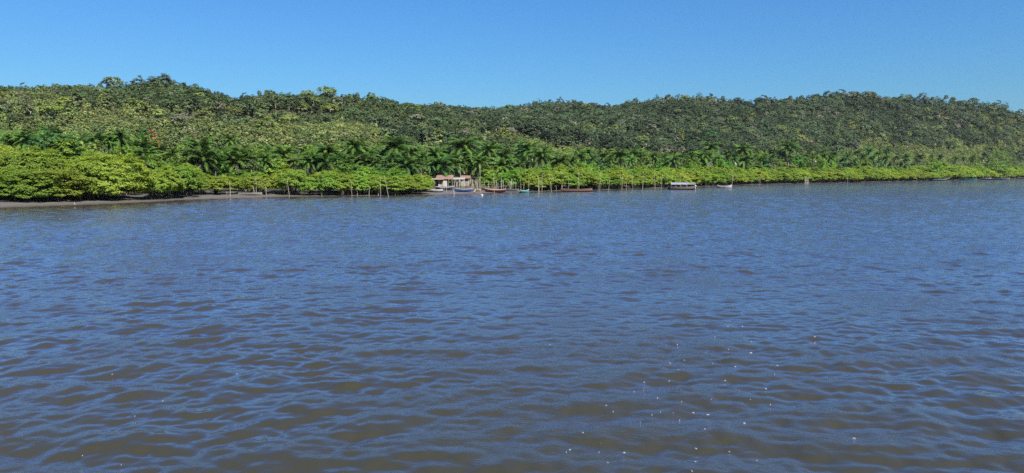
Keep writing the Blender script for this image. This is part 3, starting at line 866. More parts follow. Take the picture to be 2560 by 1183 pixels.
for i, (nm, mk, x, yb, yt, hw, depth, lab, cat) in enumerate(SPEC):
    P = at_depth(x, yb, depth); g = gz(P.x, P.y)
    T_ = at_depth(x, yt, depth).z
    R = hw / F * depth; H = max(2.5, T_ - g)
    n_ = 230 if mk == 'mango' and i == 0 else 130
    cm = crown_mesh('tree_crown', M[mk], 640 + i, R=R, z0=H * .12, z1=H, nclump=n_, nleaf=36 if i == 0 else 24, pad=R * .22, leaf=max(.28, depth * .0010), flat=.55, lump=.2, low=-.6)
    tree(nm, cm, trunk_mesh('tree_trunk', M['bark'], 660 + i, H * .9, .05 * R, 1, .1, 5, R * .8), (P.x, P.y, g), (1, 1, 1), 0, lab, cat)

# ------------------------------------------------------------------ hill forest
HP = []   # prototypes: crown+trunk meshes for the wood on the hills
def proto(name, seed, mat, R, H, nclump, nleaf, pad, leaf, tr, z0f=.25, **kw):
    return crown_mesh(name, mat, seed, R=R, z0=H * z0f, z1=H, nclump=nclump, nleaf=nleaf, pad=pad, leaf=leaf, **kw), trunk_mesh('hill_trunk', M['palebark'], seed + 50, H * .9, tr, 1, .12, 4, R * .8, 0, .85, 4)
FOREST = [proto('forest_crown', 700 + i, M['hill'], 3.6, 8.0, 52, 18, 1.1, .55, .16, [.35, .2, .5, .3, .25, .4][i], flat=.6, lump=.3, inner=.12, low=-.4) for i in range(6)]
UMB = [proto('umbrella_crown', 720 + i, M['hill'], 4.2, 8.5, 54, 18, 1.1, .52, .15, .62, flat=.45, lump=.25, inner=.12, low=-.2) for i in range(3)]
SCRUB = [proto('scrub_crown', 740 + i, M['hill'], 1.9, 2.8, 24, 16, .65, .36, .05, .08, flat=.7, lump=.35, inner=.12, low=-.5) for i in range(4)]
BUSH = [proto('bush_crown', 760 + i, M['hill'], 1.9, 3.0, 40, 16, .6, .32, .05, .05, flat=.7, lump=.35, inner=.15, low=-.5) for i in range(3)]
# crown and trunk joined into one prototype each, kept out of the scene
def joined(name, pair):
    bm = bmesh.new()
    lay = bm.verts.layers.float.new('leafvar')
    bm.from_mesh(pair[0])
    nf = len(bm.faces)
    bm.from_mesh(pair[1])
    bm.faces.ensure_lookup_table()
    for f in bm.faces[nf:]: f.material_index = 1
    me = bpy.data.meshes.new(name)
    bm.to_mesh(me); bm.free()
    me.materials.append(M['hill']); me.materials.append(M['palebark'])
    return bpy.data.objects.new(name, me)
proto_col = bpy.data.collections.new('wood_prototypes')
names = []
for i, pr in enumerate(FOREST + UMB + SCRUB + BUSH):
    ob = joined('p%02d' % i, pr)
    proto_col.objects.link(ob)
palm_p = bpy.data.objects.new('p%02d' % len(proto_col.objects), PC[0]); proto_col.objects.link(palm_p)
I_F, I_U, I_S, I_B, I_P = 0, 6, 9, 13, 16

def scatter(name, P, rot, scl, idx, tint, label, cat):
    me = bpy.data.meshes.new(name)
    me.vertices.add(len(P)); me.vertices.foreach_set('co', np.ascontiguousarray(P, np.float32).ravel())
    for nme, ty, dat in (('rot', 'FLOAT_VECTOR', rot), ('scl', 'FLOAT_VECTOR', scl), ('tint', 'FLOAT_VECTOR', tint)):
        a_ = me.attributes.new(nme, ty, 'POINT'); a_.data.foreach_set('vector', np.ascontiguousarray(dat, np.float32).ravel())
    a_ = me.attributes.new('idx', 'INT', 'POINT'); a_.data.foreach_set('value', np.ascontiguousarray(idx, np.int32))
    o = link(bpy.data.objects.new(name, me))
    ng = bpy.data.node_groups.new(name, 'GeometryNodeTree')
    ng.interface.new_socket('Geometry', in_out='INPUT', socket_type='NodeSocketGeometry')
    ng.interface.new_socket('Geometry', in_out='OUTPUT', socket_type='NodeSocketGeometry')
    gi, go = ng.nodes.new('NodeGroupInput'), ng.nodes.new('NodeGroupOutput')
    ip = ng.nodes.new('GeometryNodeInstanceOnPoints'); ip.inputs['Pick Instance'].default_value = True
    ci = ng.nodes.new('GeometryNodeCollectionInfo'); ci.inputs['Collection'].default_value = proto_col
    ci.inputs['Separate Children'].default_value = True; ci.inputs['Reset Children'].default_value = True
    def na_(nm, ty):
        a1 = ng.nodes.new('GeometryNodeInputNamedAttribute'); a1.data_type = ty; a1.inputs['Name'].default_value = nm
        return a1.outputs['Attribute']
    ng.links.new(gi.outputs[0], ip.inputs['Points']); ng.links.new(ci.outputs[0], ip.inputs['Instance'])
    ng.links.new(na_('idx', 'INT'), ip.inputs['Instance Index'])
    ng.links.new(na_('rot', 'FLOAT_VECTOR'), ip.inputs['Rotation']); ng.links.new(na_('scl', 'FLOAT_VECTOR'), ip.inputs['Scale'])
    ng.links.new(ip.outputs[0], go.inputs[0])
    md = o.modifiers.new('scatter', 'NODES'); md.node_group = ng
    tag(o, label, cat, None, 'stuff')
    return o
def jitter(x0, x1, y0, y1, sp, rng):
    X, Y = np.meshgrid(np.arange(x0, x1, sp), np.arange(y0, y1, sp))
    X = X + rng.uniform(-.48, .48, X.shape) * sp; Y = Y + rng.uniform(-.48, .48, Y.shape) * sp
    X, Y = X.ravel(), Y.ravel()
    k = np.abs(X) < Y * .72 + 20
    return X[k], Y[k]
rng = np.random.default_rng(5)
def zone(X, Y, T, far):
    """0 scrub .. 1 forest"""
    nse = fbm(X / 60, Y / 60, 71, 4)
    valley = np.exp(-(((X + 165) / 55) ** 2 + ((Y - 440) / 80) ** 2)) + .8 * np.exp(-(((X + 300) / 60) ** 2 + ((Y - 440) / 40) ** 2))
    spur = np.exp(-(((X + 70) / 75) ** 2 + ((Y - 385) / 75) ** 2)) + .8 * np.exp(-(((X + 210) / 70) ** 2 + ((Y - 330) / 60) ** 2))
    return np.clip((T - np.where(far > .5, np.interp(X, [-90, -40, 140, 330], [.74, .22, .24, .48]), .67)) * 4.0 + (nse - .5) * 2.6 + .5 + 1.1 * valley - 1.2 * spur * (far < .5), 0, 1)
# forest
X, Y = jitter(-620, 900, 150, 1040, 5.6, rng)
Z, T, FA, S = terrain(X, Y, True)
zn = zone(X, Y, T, FA)
k = (S > 75) & (T > .03) & (rng.random(len(X)) < zn * 1.05) & (T > 0.05)
X, Y, Z, T, FA, zn = [q[k] for q in (X, Y, Z, T, FA, zn)]
nP = len(X); Z = on_mesh(X, Y)
idx = np.where(rng.random(nP) < .14, I_U + rng.integers(0, 3, nP), I_F + rng.integers(0, 6, nP))
s_h = rng.uniform(.6, 1.15, nP) * np.where(FA > .5, 1.05, .78); s_r = s_h * rng.uniform(.85, 1.25, nP)
tv = rng.random((nP, 1)); tb = (fbm(X / 35, Y / 35, 91)[:, None] - .5) * 1.4
base_c = np.where(FA[:, None] > .5, np.array([.050, .076, .036]), np.array([.058, .088, .034]))
tint = base_c * (0.55 + .75 * tv + tb * .8)
yl = (rng.random((nP, 1)) < .08 * (1.3 - T[:, None])); tint = np.where(yl, np.array([.12, .15, .042]), tint)
gr = (rng.random((nP, 1)) < .04); tint = np.where(gr, np.array([.13, .13, .09]), tint)
scatter('hill_forest', np.stack([X, Y, Z - .4], 1), np.stack([np.zeros(nP), np.zeros(nP), rng.uniform(0, 6.28, nP)], 1), np.stack([s_r, s_r, s_h], 1), idx, tint, 'dense dark green woodland covering the upper hills', 'woodland')
# scrub on the lower slopes
X, Y = jitter(-520, 900, 130, 1000, 3.6, rng)
Z, T, FA, S = terrain(X, Y, True)
zn = zone(X, Y, T, FA)
bare = fbm(X / 17, Y / 17, 57, 3)
k = (S > 70) & (rng.random(len(X)) < np.maximum(1.25 - zn, .4)) & (bare < .86) & (rng.random(len(X)) < np.where(Y < 640, 1, np.where(zn < .8, 1, .45)))
X, Y, Z, T, FA, zn, bare = [q[k] for q in (X, Y, Z, T, FA, zn, bare)]
nS = len(X); Z = on_mesh(X, Y)
pick = rng.random(nS)
idx = np.where(pick < .80, I_S + rng.integers(0, 4, nS), np.where(pick < .93, I_F + rng.integers(0, 6, nS), I_P))
s_h = np.where(pick < .80, rng.uniform(.6, 1.5, nS), np.where(pick < .93, rng.uniform(.35, .6, nS), rng.uniform(.35, .6, nS)))
s_r = s_h * rng.uniform(.85, 1.2, nS)
tv = rng.random((nS, 1)); tb = (fbm(X / 30, Y / 30, 93)[:, None] - .5)
tint = np.array([.120, .150, .046]) * (.68 + .55 * tv + tb * .9)
tint = tint * (1 + .35 * np.exp(-(((X + 70) / 75) ** 2 + ((Y - 385) / 75) ** 2)))[:, None]
g2 = rng.random((nS, 1)); tint = np.where(g2 < .22, np.array([.085, .120, .045]) * (.8 + .4 * tv), tint)
tint = np.where(g2 > .93, np.array([.15, .15, .085]) * (.8 + .4 * tv), tint)
zl = np.where(pick >= .93, 1.2, -.15)
scatter('hillside_scrub', np.stack([X, Y, Z + zl], 1), np.stack([np.zeros(nS), np.zeros(nS), rng.uniform(0, 6.28, nS)], 1), np.stack([s_r, s_r, s_h], 1), idx, tint, 'olive and dry green scrub covering the lower hill slopes', 'scrub')
# undergrowth between the mangroves and the foot of the hills
X, Y = jitter(-260, 800, 100, 1000, 2.9, rng)
S = sdist(X, Y)
k = (S > 17) & (S < 105)
X, Y, S = X[k], Y[k], S[k]
pxs = W0 / 2 + F * X / (Y * CP + CAM_Z * SP)
k = ~((pxs > 1060) & (pxs < 1215) & (S < 44)) & ~((pxs > 560) & (pxs < 1270) & (S < 78)) & (rng.random(len(X)) < np.where(S < 58, .08, .7))
X, Y, S = X[k], Y[k], S[k]
Z = terrain(X, Y)
nU = len(X)
s_h = rng.uniform(.5, 1.15, nU) * np.where(S > 55, 1.25, .95); s_r = s_h * rng.uniform(.9, 1.25, nU)
tv = rng.random((nU, 1)); tb = (fbm(X / 14, Y / 14, 97)[:, None] - .5)
tint = np.array([.060, .105, .024]) * (.5 + .8 * tv + tb)
tint = np.where(rng.random((nU, 1)) < .18, np.array([.15, .20, .035]), tint)
tint = np.where((rng.random(nU) < .5)[:, None] & (S > 80)[:, None], np.array([.15, .17, .06]) * (.7 + .6 * tv), tint)
scatter('undergrowth', np.stack([X, Y, Z - .1], 1), np.stack([np.zeros(nU), np.zeros(nU), rng.uniform(0, 6.28, nU)], 1), np.stack([s_r, s_r, s_h], 1), I_B + rng.integers(0, 3, nU), tint, 'green undergrowth of bushes beneath and between the palms', 'undergrowth')
print('forest', nP, 'scrub', nS, 'under', nU)

# trees that stand up from the skyline, and the clearest single trees of the slopes
RIDGE = [(62, 211, 8, 450), (140, 210, 10, 455), (250, 208, 6, 460), (395, 193, 17, 480), (434, 200, 5, 485), (488, 211, 8, 490), (522, 224, 5, 496), (576, 243, 4, 508), (648, 227, 5, 503), (668, 229, 7, 503), (775, 233, 5, 500),
         (822, 229, 7, 500), (893, 232, 5, 500), (935, 238, 4, 498), (1090, 255, 6, 645), (1148, 263, 5, 650), (1192, 268, 9, 655), (1336, 253, 5, 690), (1346, 252, 7, 690), (1378, 252, 10, 698), (1402, 247, 9, 700), (1436, 251, 6, 708),
         (1566, 253, 5, 730), (1590, 247, 7, 738), (1640, 242, 9, 748), (1674, 238, 10, 752), (1698, 240, 9, 756), (1747, 237, 7, 765), (1775, 237, 10, 770), (1807, 240, 5, 780), (1844, 244, 8, 790), (1903, 241, 12, 800), (1935, 245, 7, 806),
         (1976, 236, 5, 812), (2004, 239, 5, 820), (2040, 236, 10, 830), (2072, 229, 10, 838), (2096, 226, 13, 845), (2132, 229, 12, 852), (2168, 229, 13, 860), (2186, 233, 8, 864), (2262, 237, 12, 880), (2310, 236, 12, 892), (2366, 238, 5, 904), (2383, 243, 6, 908),
         (2434, 246, 10, 922), (2490, 252, 9, 938), (2512, 259, 7, 944), (2548, 275, 8, 957)]
items = []
rd = random.Random(17)
for i, (x, y, hw, depth) in enumerate(RIDGE):
    P = at_depth(x, y, depth); g = gz(P.x, P.y)
    H = min(11.5, max(3.5, P.z - g))
    src = rd.choice(UMB if hw < 7 else FOREST)
    R = hw / F * depth * (1.0 if hw < 7 else 1.25)
    sc = R / (4.2 if src in UMB else 3.6)
    o = tree('ridge_tree', src[0], src[1], (P.x, P.y, g - .3), (sc, sc, (H + .3) / (8.5 if src in UMB else 8.0)), rd.uniform(0, 6.28), '', 'tree', 'trees standing up from the ridge', 'hill_dark')
    items.append((o, x, 'broad crowned tree on the skyline' if hw >= 9 else 'thin lone tree on the skyline'))
name_by_place(items, '{d} above the {l}, {o} to its {s}')
items = []
tries = 0
spots = []
while len(items) < 120 and tries < 4000:
    tries += 1
    x = rd.uniform(-20, 2580)
    sky_ = float(np.interp(x, [0, 250, 395, 590, 870, 1000, 1215, 1400, 1700, 2080, 2400, 2560], [216, 211, 199, 240, 234, 248, 273, 254, 243, 232, 246, 282]))
    y = rd.uniform(sky_ + 14, float(np.interp(x, [0, 1000, 1300, 2560], [318, 330, 350, 345])))
    if any(abs(x - a_) < 20 and abs(y - b_) < 8 for a_, b_ in spots): continue
    # walk along the ray to the hillside
    dd = np.arange(170, 1000, 6.0)
    d = ray(x, y)
    XX, YY, ZZ = d.x * dd / d.y, dd, CAM_Z + d.z * dd / d.y
    tz = terrain(XX, YY) + 3.0
    w = np.nonzero(tz > ZZ)[0]
    if not len(w): continue
    depth = dd[w[0]]
    spots.append((x, y))
    P = at_depth(x, y, depth); g = gz(P.x, P.y)
    src = rd.choice(UMB + FOREST)
    sc = rd.uniform(.85, 1.3) * (1.0 if depth > 450 else .75)
    dark = rd.random() < .62
    pale = not dark and rd.random() < .25
    ti = 'hill_dark' if dark else ('hill_pale' if pale else 'hill_lime')
    o = tree('hillside_tree', src[0], src[1], (P.x, P.y, g - .3), (sc, sc, sc * rd.uniform(.85, 1.15)), rd.uniform(0, 6.28), '', 'tree', 'trees standing out on the hill slopes', ti)
    items.append((o, x, 'dark round tree on the slope' if dark else ('pale dry tree on the slope' if pale else 'yellow-green tree on the slope')))
name_by_place(items, '{d} above the {l}, {o} to its {s}')

# ------------------------------------------------------------------ boats
def ground_hit(x, y, z=0.0):
    """where a line of sight meets the mud, or the water if there is no mud"""
    for _ in range(8):
        P = at_z(x, y, z)
        z = z * .5 + .5 * max(0.0, float(base_h(sdist(np.array([P.x]), np.array([P.y])))[0]))
    return at_z(x, y, z)
def paint(name, col, rough=0.55, var=0.22):
    col = tuple(c * .36 for c in col)
    return solid(name, col, rough, 0.35, var, 2.2)
K = {'white': paint('white_paint', (.74, .73, .70)), 'cream': paint('cream_paint', (.62, .53, .38)), 'blue': paint('blue_paint', (.06, .17, .52)), 'navy': paint('navy_paint', (.035, .06, .16)),
     'red': paint('dark_red_paint', (.20, .035, .03)), 'teal': paint('teal_paint', (.03, .38, .36)), 'orange': paint('orange_paint', (.45, .24, .08)), 'wood': paint('brown_wood', (.32, .18, .12), .75), 'tan': paint('tan_paint', (.66, .48, .30)),
     'grey': paint('grey_wood', (.36, .33, .28), .8), 'greygreen': paint('grey_green_paint', (.22, .25, .21), .8), 'black': paint('black_tar', (.02, .02, .022), .5), 'lightblue': paint('light_blue_paint', (.20, .42, .62)),
     'pink': paint('pinkish_paint', (.62, .47, .42)), 'dark': paint('dark_hull', (.045, .04, .04), .6), 'inside': paint('boat_inside', (.30, .26, .21), .8), 'tarp': paint('grey_tarpaulin', (.36, .39, .48), .5), 'motor': paint('motor_white', (.70, .74, .80), .35)}
def hull_mesh(name, L, B, D, mat_out, mat_in, sheer=.35, bow=1.0, stern=.0, thick=.05, rocker=.25, boot=None, ns=19):
    """open boat shell lofted from sections; +X is the bow. stern = half-width kept at the transom"""
    secs = []
    for i in range(ns):
        t = i / (ns - 1); x = (t - .5) * L; u = 2 * t - 1
        if u > 0: w = (1 - u ** 2.4) ** .8
        else: w = stern + (1 - stern) * (1 - (-u) ** 2.4) ** .8
        w = max(w, .02)
        zt = D + sheer * (u ** 2 if u > 0 else .7 * u * u) * D * bow
        zk = rocker * D * abs(u) ** 3.0
        hb = B / 2 * w
        secs.append((x + (sheer * .5 * D * max(0, u) ** 3), hb, zk, zt))
    prof = [(1.0, 1.0), (.97, .72), (.86, .42), (.62, .16), (.28, .03), (0, 0)]
    V_, Fc, MI = [], [], []
    np_ = len(prof) * 2 - 1
    for x, hb, zk, zt in secs:
        for sgn in (1, -1):
            pr = prof if sgn == 1 else prof[-2::-1]
            for a_, h in pr:
                V_.append((x, sgn * hb * a_, zk + (zt - zk) * h))
    no = len(V_)
    for x, hb, zk, zt in secs:
        hb2 = max(.004, hb - thick)
        for sgn in (1, -1):
            pr = prof if sgn == 1 else prof[-2::-1]
            for a_, h in pr:
                V_.append((x * (1 - thick / L), sgn * hb2 * a_, zk + thick + (zt - zk - thick) * h + (0.0 if h < 1 else 0)))
    for i in range(ns - 1):
        for k in range(np_ - 1):
            a_ = i * np_ + k
            Fc.append((a_, a_ + np_, a_ + np_ + 1, a_ + 1))
            zz = (V_[a_][2] + V_[a_ + 1][2]) / 2
            MI.append(2 if boot and prof[k if k < 5 else 9 - k][1] < .45 else 0)
            Fc.append((no + a_, no + a_ + 1, no + a_ + np_ + 1, no + a_ + np_)); MI.append(1)
        for k in (0, np_ - 1):
            a_ = i * np_ + k
            Fc.append((a_, no + a_, no + a_ + np_, a_ + np_) if k == 0 else (a_, a_ + np_, no + a_ + np_, no + a_)); MI.append(0)
    for i in (0, ns - 1):
        Fc.append(tuple(i * np_ + k for k in range(np_))); MI.append(0)
        Fc.append(tuple(no + i * np_ + k for k in range(np_))[::-1]); MI.append(1)
    me = bpy.data.meshes.new(name); me.from_pydata(V_, [], Fc)
    me.materials.append(mat_out); me.materials.append(mat_in); me.materials.append(boot or mat_out)
    me.polygons.foreach_set('material_index', np.array(MI, np.int32)); me.update()
    return me, secs
def boat(name, label, x0, x1, y, out_='white', in_='inside', rim='white', B=1.2, D=.5, sheer=.4, stern=0.0, boot=None, flip=False, yaw=0.0, z=0.0, draft=.12, thwarts=3, roll=0.0, pitch=0.0, deck=None, group='small boats along the bank'):
    """x0, x1: photo columns of the two ends; y: photo row of the waterline"""
    P = ground_hit((x0 + x1) / 2, y) if z > .02 else at_z((x0 + x1) / 2, y, 0)
    z = P.z + (.04 if z > .02 else 0)
    L = (x1 - x0) / F * P.y / max(.5, math.cos(yaw))
    az = math.atan2(-P.x, P.y)                          # broadside to the camera, then turned
    o = empty(name, (P.x, P.y, z - draft), az + yaw + (math.pi if flip else 0))
    o.rotation_euler = (roll, pitch, az + yaw + (math.pi if flip else 0))
    tag(o, label, 'boat', group)
    me, secs = hull_mesh('hull', L, B, D, K[out_], K[in_], sheer, 1.0, stern, .05, .25, K[boot] if boot else None)
    link(bpy.data.objects.new('hull', me), o)
    for s in (1, -1):
        mb = MB(); mb.tube([(x, s * hb * 1.0, zt + .01) for x, hb, zk, zt in secs], .055, 5)
        mb.build('gunwale', K[rim], o)
    for i in range(thwarts):
        k = int(len(secs) * (i + 1) / (thwarts + 1)); x, hb, zk, zt = secs[k]
        mb = MB(); mb.box((x, 0, zt - .14), (.24, hb * 1.86, .04)); mb.build('thwart', K[rim if rim != 'white' else 'grey'], o)
    if deck:
        k0, k1 = deck[0], deck[1]
        mb = MB(); v = []; ks = list(range(k0, k1 + 1))
        for k in ks:
            x, hb, zk, zt = secs[k]; v += [(x, hb * .95, zt - .02), (x, -hb * .95, zt - .02), (x, 0, zt + .04)]
        f = []
        for i in range(len(ks) - 1):
            a_ = 3 * i; f += [(a_, a_ + 2, a_ + 5, a_ + 3), (a_ + 2, a_ + 1, a_ + 4, a_ + 5)]
        mb.add(v, f); mb.build('foredeck', K[deck[2]], o)
    return o, L, secs
zm = .12
boat('beached_canoe', 'pale grey dugout canoe beached on the mud, three leaning poles beside it', 597.5, 653, 488.5, 'grey', 'inside', 'grey', B=.75, D=.38, sheer=.35, z=.16, draft=.02, thwarts=2, roll=-.08)
boat('beached_boat', 'white boat beached left of the shack under the mangrove', 1076, 1107, 480.5, 'white', 'inside', 'white', B=1.1, D=.5, sheer=.3, stern=.5, z=.2, draft=.05, boot='dark')
boat('beached_boat', 'navy blue boat with white rim on the mud in front of the shack', 1089, 1134, 475.5, 'navy', 'inside', 'white', B=1.3, D=.62, sheer=.35, stern=.55, z=.35, draft=.03)
boat('beached_boat', 'small white boat half hidden under the mangrove left of the shack', 1046, 1069, 476.5, 'white', 'inside', 'cream', B=1.0, D=.45, sheer=.3, stern=.5, z=.32, draft=.03, boot='black')
boat('beached_boat', 'blue and white boat beached among the stakes right of the shack', 1138, 1181, 479.6, 'blue', 'inside', 'white', B=1.15, D=.52, sheer=.45, stern=.4, z=.22, draft=.04, flip=True, deck=(13, 18, 'white'), roll=.05)
boat('beached_boat', 'cream and orange boat lying behind the blue and white one', 1170, 1201, 478.0, 'cream', 'inside', 'orange', B=1.0, D=.42, sheer=.4, stern=.4, z=.26, draft=.03, yaw=.12)
boat('beached_boat', 'orange-brown boat lying behind the red and white boat', 1205, 1242, 476.5, 'orange', 'inside', 'orange', B=1.1, D=.52, sheer=.3, stern=.5, z=.3, draft=.03, flip=True)
boat('moored_boat', 'dark red boat with broad white rim at the edge of the mud', 1214, 1265, 481.2, 'red', 'greygreen', 'white', B=1.35, D=.62, sheer=.45, stern=.45, z=.06, draft=.08, yaw=-.1, boot='dark', flip=True)
boat('beached_canoe', 'grey-green canoe at the foot of the stakes, right of the red boat', 1263, 1297, 478.4, 'greygreen', 'inside', 'greygreen', B=.85, D=.42, sheer=.3, z=.2, draft=.03)
boat('rowing_boat', 'small teal dinghy with white rim floating right of the red boat', 1300, 1321, 482.6, 'teal', 'white', 'white', B=1.0, D=.62, sheer=.4, stern=.75, z=0, draft=.12, thwarts=2, deck=(0, 3, 'white'))
boat('dugout_canoe', 'long brown wooden dugout with black underside in front of tall poles', 1402, 1479, 479.6, 'wood', 'wood', 'wood', B=1.0, D=.62, sheer=.45, stern=.2, z=0, draft=.08, thwarts=3, boot='black')
boat('rowing_boat', 'small white rowboat, bow raised to the right, right of the canopied boat', 1793, 1827, 470.5, 'white', 'wood', 'white', B=1.25, D=.62, sheer=.75, stern=.6, z=0, draft=.1, thwarts=2, deck=(0, 2, 'dark'))
boat('long_boat', 'long boat with light blue stern and dark bow at the far right mud', 2284, 2360, 451.5, 'lightblue', 'grey', 'white', B=1.6, D=.7, sheer=.35, stern=.4, z=.03, draft=.1, boot='navy', deck=(12, 18, 'navy'))
boat('long_boat', 'long white boat lying behind the light blue one', 2321, 2370, 448.5, 'white', 'cream', 'white', B=1.5, D=.75, sheer=.5, stern=.4, z=.3, draft=.03)
boat('beached_canoe', 'thin pale grey canoe on the mud left of the teal canoe', 2377, 2396, 446.0, 'grey', 'grey', 'white', B=1.0, D=.45, sheer=.3, z=.35, draft=.0)
boat('canoe', 'bright teal canoe with dark bow tip floating at the far right', 2401, 2438, 450.6, 'teal', 'teal', 'teal', B=1.2, D=.8, sheer=.35, stern=.25, z=0, draft=.1, deck=(0, 1, 'dark'))
boat('long_boat', 'white boat behind the navy boat at the far right', 2444, 2475, 448.0, 'white', 'cream', 'white', B=1.4, D=.65, sheer=.4, stern=.4, z=.2, draft=.03)
boat('long_boat', 'long low navy blue boat near the right photo edge', 2453, 2505, 449.3, 'navy', 'grey', 'lightblue', B=1.6, D=.75, sheer=.3, stern=.4, z=.0, draft=.12)
boat('beached_boat', 'pinkish white boat touching the navy boat at its right', 2504, 2522, 448.3, 'pink', 'cream', 'white', B=1.4, D=.7, sheer=.4, stern=.5, z=.08, draft=.05)
boat('beached_boat', 'white boat cut off by the right photo edge', 2546, 2574, 447.2, 'white', 'cream', 'white', B=1.5, D=.8, sheer=.4, stern=.5, z=.1, draft=.05)
# boat with an awning
o, L, secs = boat('canopy_boat', 'grey boat under a pale tarpaulin canopy with an outboard at its right end', 1671, 1735, 474.3, 'grey', 'inside', 'grey', B=1.7, D=.8, sheer=.35, stern=.65, z=0, draft=.14, thwarts=3, boot='dark', flip=True)
sx_ = lambda px: -(px - 1703) / F * at_z(1703, 474.3).y
ph = 1.85
mb = MB()                                               # tarpaulin stretched over a ridge, sagging between the posts
nu, nv = 14, 7
xa, xb = sx_(1677.5), sx_(1721)
def tarp(mb, xa, xb, w, z, th, sag, nu=14, nv=7):
    b = len(mb.v)
    for k in range(2):
        for i in range(nu + 1):
            for j in range(nv + 1):
                u, v = i / nu, j / nv
                y = (v - .5) * w
                mb.v.append((xa + (xb - xa) * u, y, z - .22 * abs(2 * v - 1) ** 2 - sag * abs(math.sin(u * math.pi * 3)) * (.3 + .7 * abs(2 * v - 1)) - (.30 if j in (0, nv) else 0) - k * th))
    W_ = nv + 1; S_ = (nu + 1) * W_
    for i in range(nu):
        for j in range(nv):
            a_ = b + i * W_ + j
            mb.f.append((a_, a_ + 1, a_ + W_ + 1, a_ + W_)); mb.f.append((S_ + a_, S_ + a_ + W_, S_ + a_ + W_ + 1, S_ + a_ + 1))
tarp(mb, xa, xb, 1.9, ph + .22, .012, .06)
mb.build('tarpaulin', K['tarp'], o, True)
mb = MB(); tarp(mb, xb - .02, sx_(1738), 1.7, ph + .20, .012, .04); mb.build('rear_awning', K['greygreen'], o, True)
for px in (1678.5, 1690.5, 1704, 1718.5, 1736):
    for s in (1, -1):
        mb = MB(); mb.tube([(sx_(px), s * (.72 if px < 1730 else .6), .5), (sx_(px) + .05, s * .80, ph - .05)], .04, 6); mb.build('canopy_post', M['pole'], o)
mb = MB(); mb.box((sx_(1731.5), 0, .98), (.75, .9, .5)); mb.box((sx_(1731.5), 0, 1.25), (.82, .98, .05)); mb.build('engine_box', K['tan'], o)
mb = MB(); mb.blob((sx_(1737.4), 0, 1.12), (.26, .2, .26)); mb.tube([(sx_(1737.4), 0, .95), (sx_(1737.6), 0, .05)], .09, 6); mo = mb.build('outboard_motor', K['motor'], o, True)

# ------------------------------------------------------------------ poles
POLES = [(574.5, 452, 576, 491.5), (567, 479, 567, 492), (607.5, 459, 609, 485), (614.5, 473, 615, 485.5), (637.5, 447, 637, 487), (639, 442, 641.7, 487.5), (634, 466, 632.5, 487.5), (646, 444, 647, 486), (664, 465, 666, 488), (717.7, 450, 723.7, 491.5),
         (804.7, 455, 804.7, 490), (877.7, 459.5, 880, 491), (892, 465, 893.5, 489), (901, 467, 901, 488), (923, 465, 922.8, 488.5), (950.4, 445.6, 951.6, 490), (961.4, 440, 971, 492), (946, 476, 946, 488),
         (1102, 464, 1102, 478), (1111.6, 465, 1111.6, 479), (1116.7, 467, 1116.3, 480), (1121, 446, 1121, 474), (1128.8, 436, 1134.4, 487.4), (1136, 478, 1136, 488), (1199.5, 414, 1202.3, 484), (1179.5, 445.6, 1179, 476), (1189.8, 446.5, 1193.5, 476), (1194.4, 450, 1193, 475),
         (1199, 444.6, 1199.5, 475), (1211, 455, 1213, 473.5), (1221.4, 452, 1222, 473), (1235.3, 438, 1235.3, 482), (1236.3, 455, 1239, 474), (1241, 450, 1241, 474), (1245, 459.5, 1245, 475), (1255, 450, 1254, 473.5), (1258.6, 450, 1258.6, 473.5),
         (1262.3, 451, 1263.5, 474), (1269, 454, 1269, 474), (1275.3, 453, 1276, 475), (1288.4, 454, 1289.8, 476), (1301, 447, 1302.3, 477.5), (1303.5, 455, 1305, 475.5), (1309.8, 456, 1309.3, 477), (1322.3, 449, 1321.4, 478.5),
         (1344.6, 440.5, 1346.8, 481.5), (1347, 444, 1347.6, 480), (1355.8, 435, 1355, 480), (1373, 435, 1378.6, 478.5), (1390.7, 462, 1390.7, 477), (1401.4, 427.4, 1405, 476), (1405.6, 436, 1405.6, 477), (1422.3, 444, 1421.4, 476.5), (1441.8, 453, 1444.6, 476),
         (1446.5, 424.7, 1447.4, 477), (1500.5, 432, 1499.5, 476.5), (1496, 464, 1495, 476), (1524.7, 446, 1521.4, 478.6), (1557.8, 433.5, 1554.4, 475), (1565.5, 445.5, 1565.5, 475.8), (1581.4, 431.8, 1582.3, 473), (1608, 428.4, 1606.3, 475),
         (1636, 437, 1638, 472.5), (1655.3, 437, 1653.6, 472), (1700.8, 434.4, 1700.8, 471.5), (1715.4, 436, 1715.4, 471), (1832.8, 420.8, 1829.6, 471), (1900.6, 437, 1899.4, 463.5), (2119, 432, 2119, 457.5),
         (2292, 425, 2292, 453), (2304, 430, 2304, 452.5), (2308, 431, 2308.5, 452), (2315, 433, 2315, 452), (2318, 428, 2318, 451.5), (2335, 427, 2335, 451), (2338, 430, 2338, 450.5), (2349, 433, 2349, 450), (2360, 426, 2361, 450),
         (2377.5, 434, 2377.5, 449), (2391, 426, 2391, 449), (2414.5, 430, 2414.5, 450), (2434, 432, 2434, 449.5), (2440.6, 434, 2440.6, 449.5), (2459, 430, 2458.5, 449), (2477, 432, 2477, 448.5), (2504, 431, 2504, 448), (2515, 428, 2515, 447.5), (2519, 430, 2519, 447.5), (2537.5, 438, 2537.5, 447)]
def pole_mesh(seed):
    rd_ = random.Random(seed); mb = MB(); pts_ = []
    for i in range(8):
        t = i / 7
        pts_.append((rd_.uniform(-.014, .014) if 0 < i < 7 else 0, rd_.uniform(-.014, .014) if 0 < i < 7 else 0, t))
    return pts_
items = []
rd = random.Random(23)
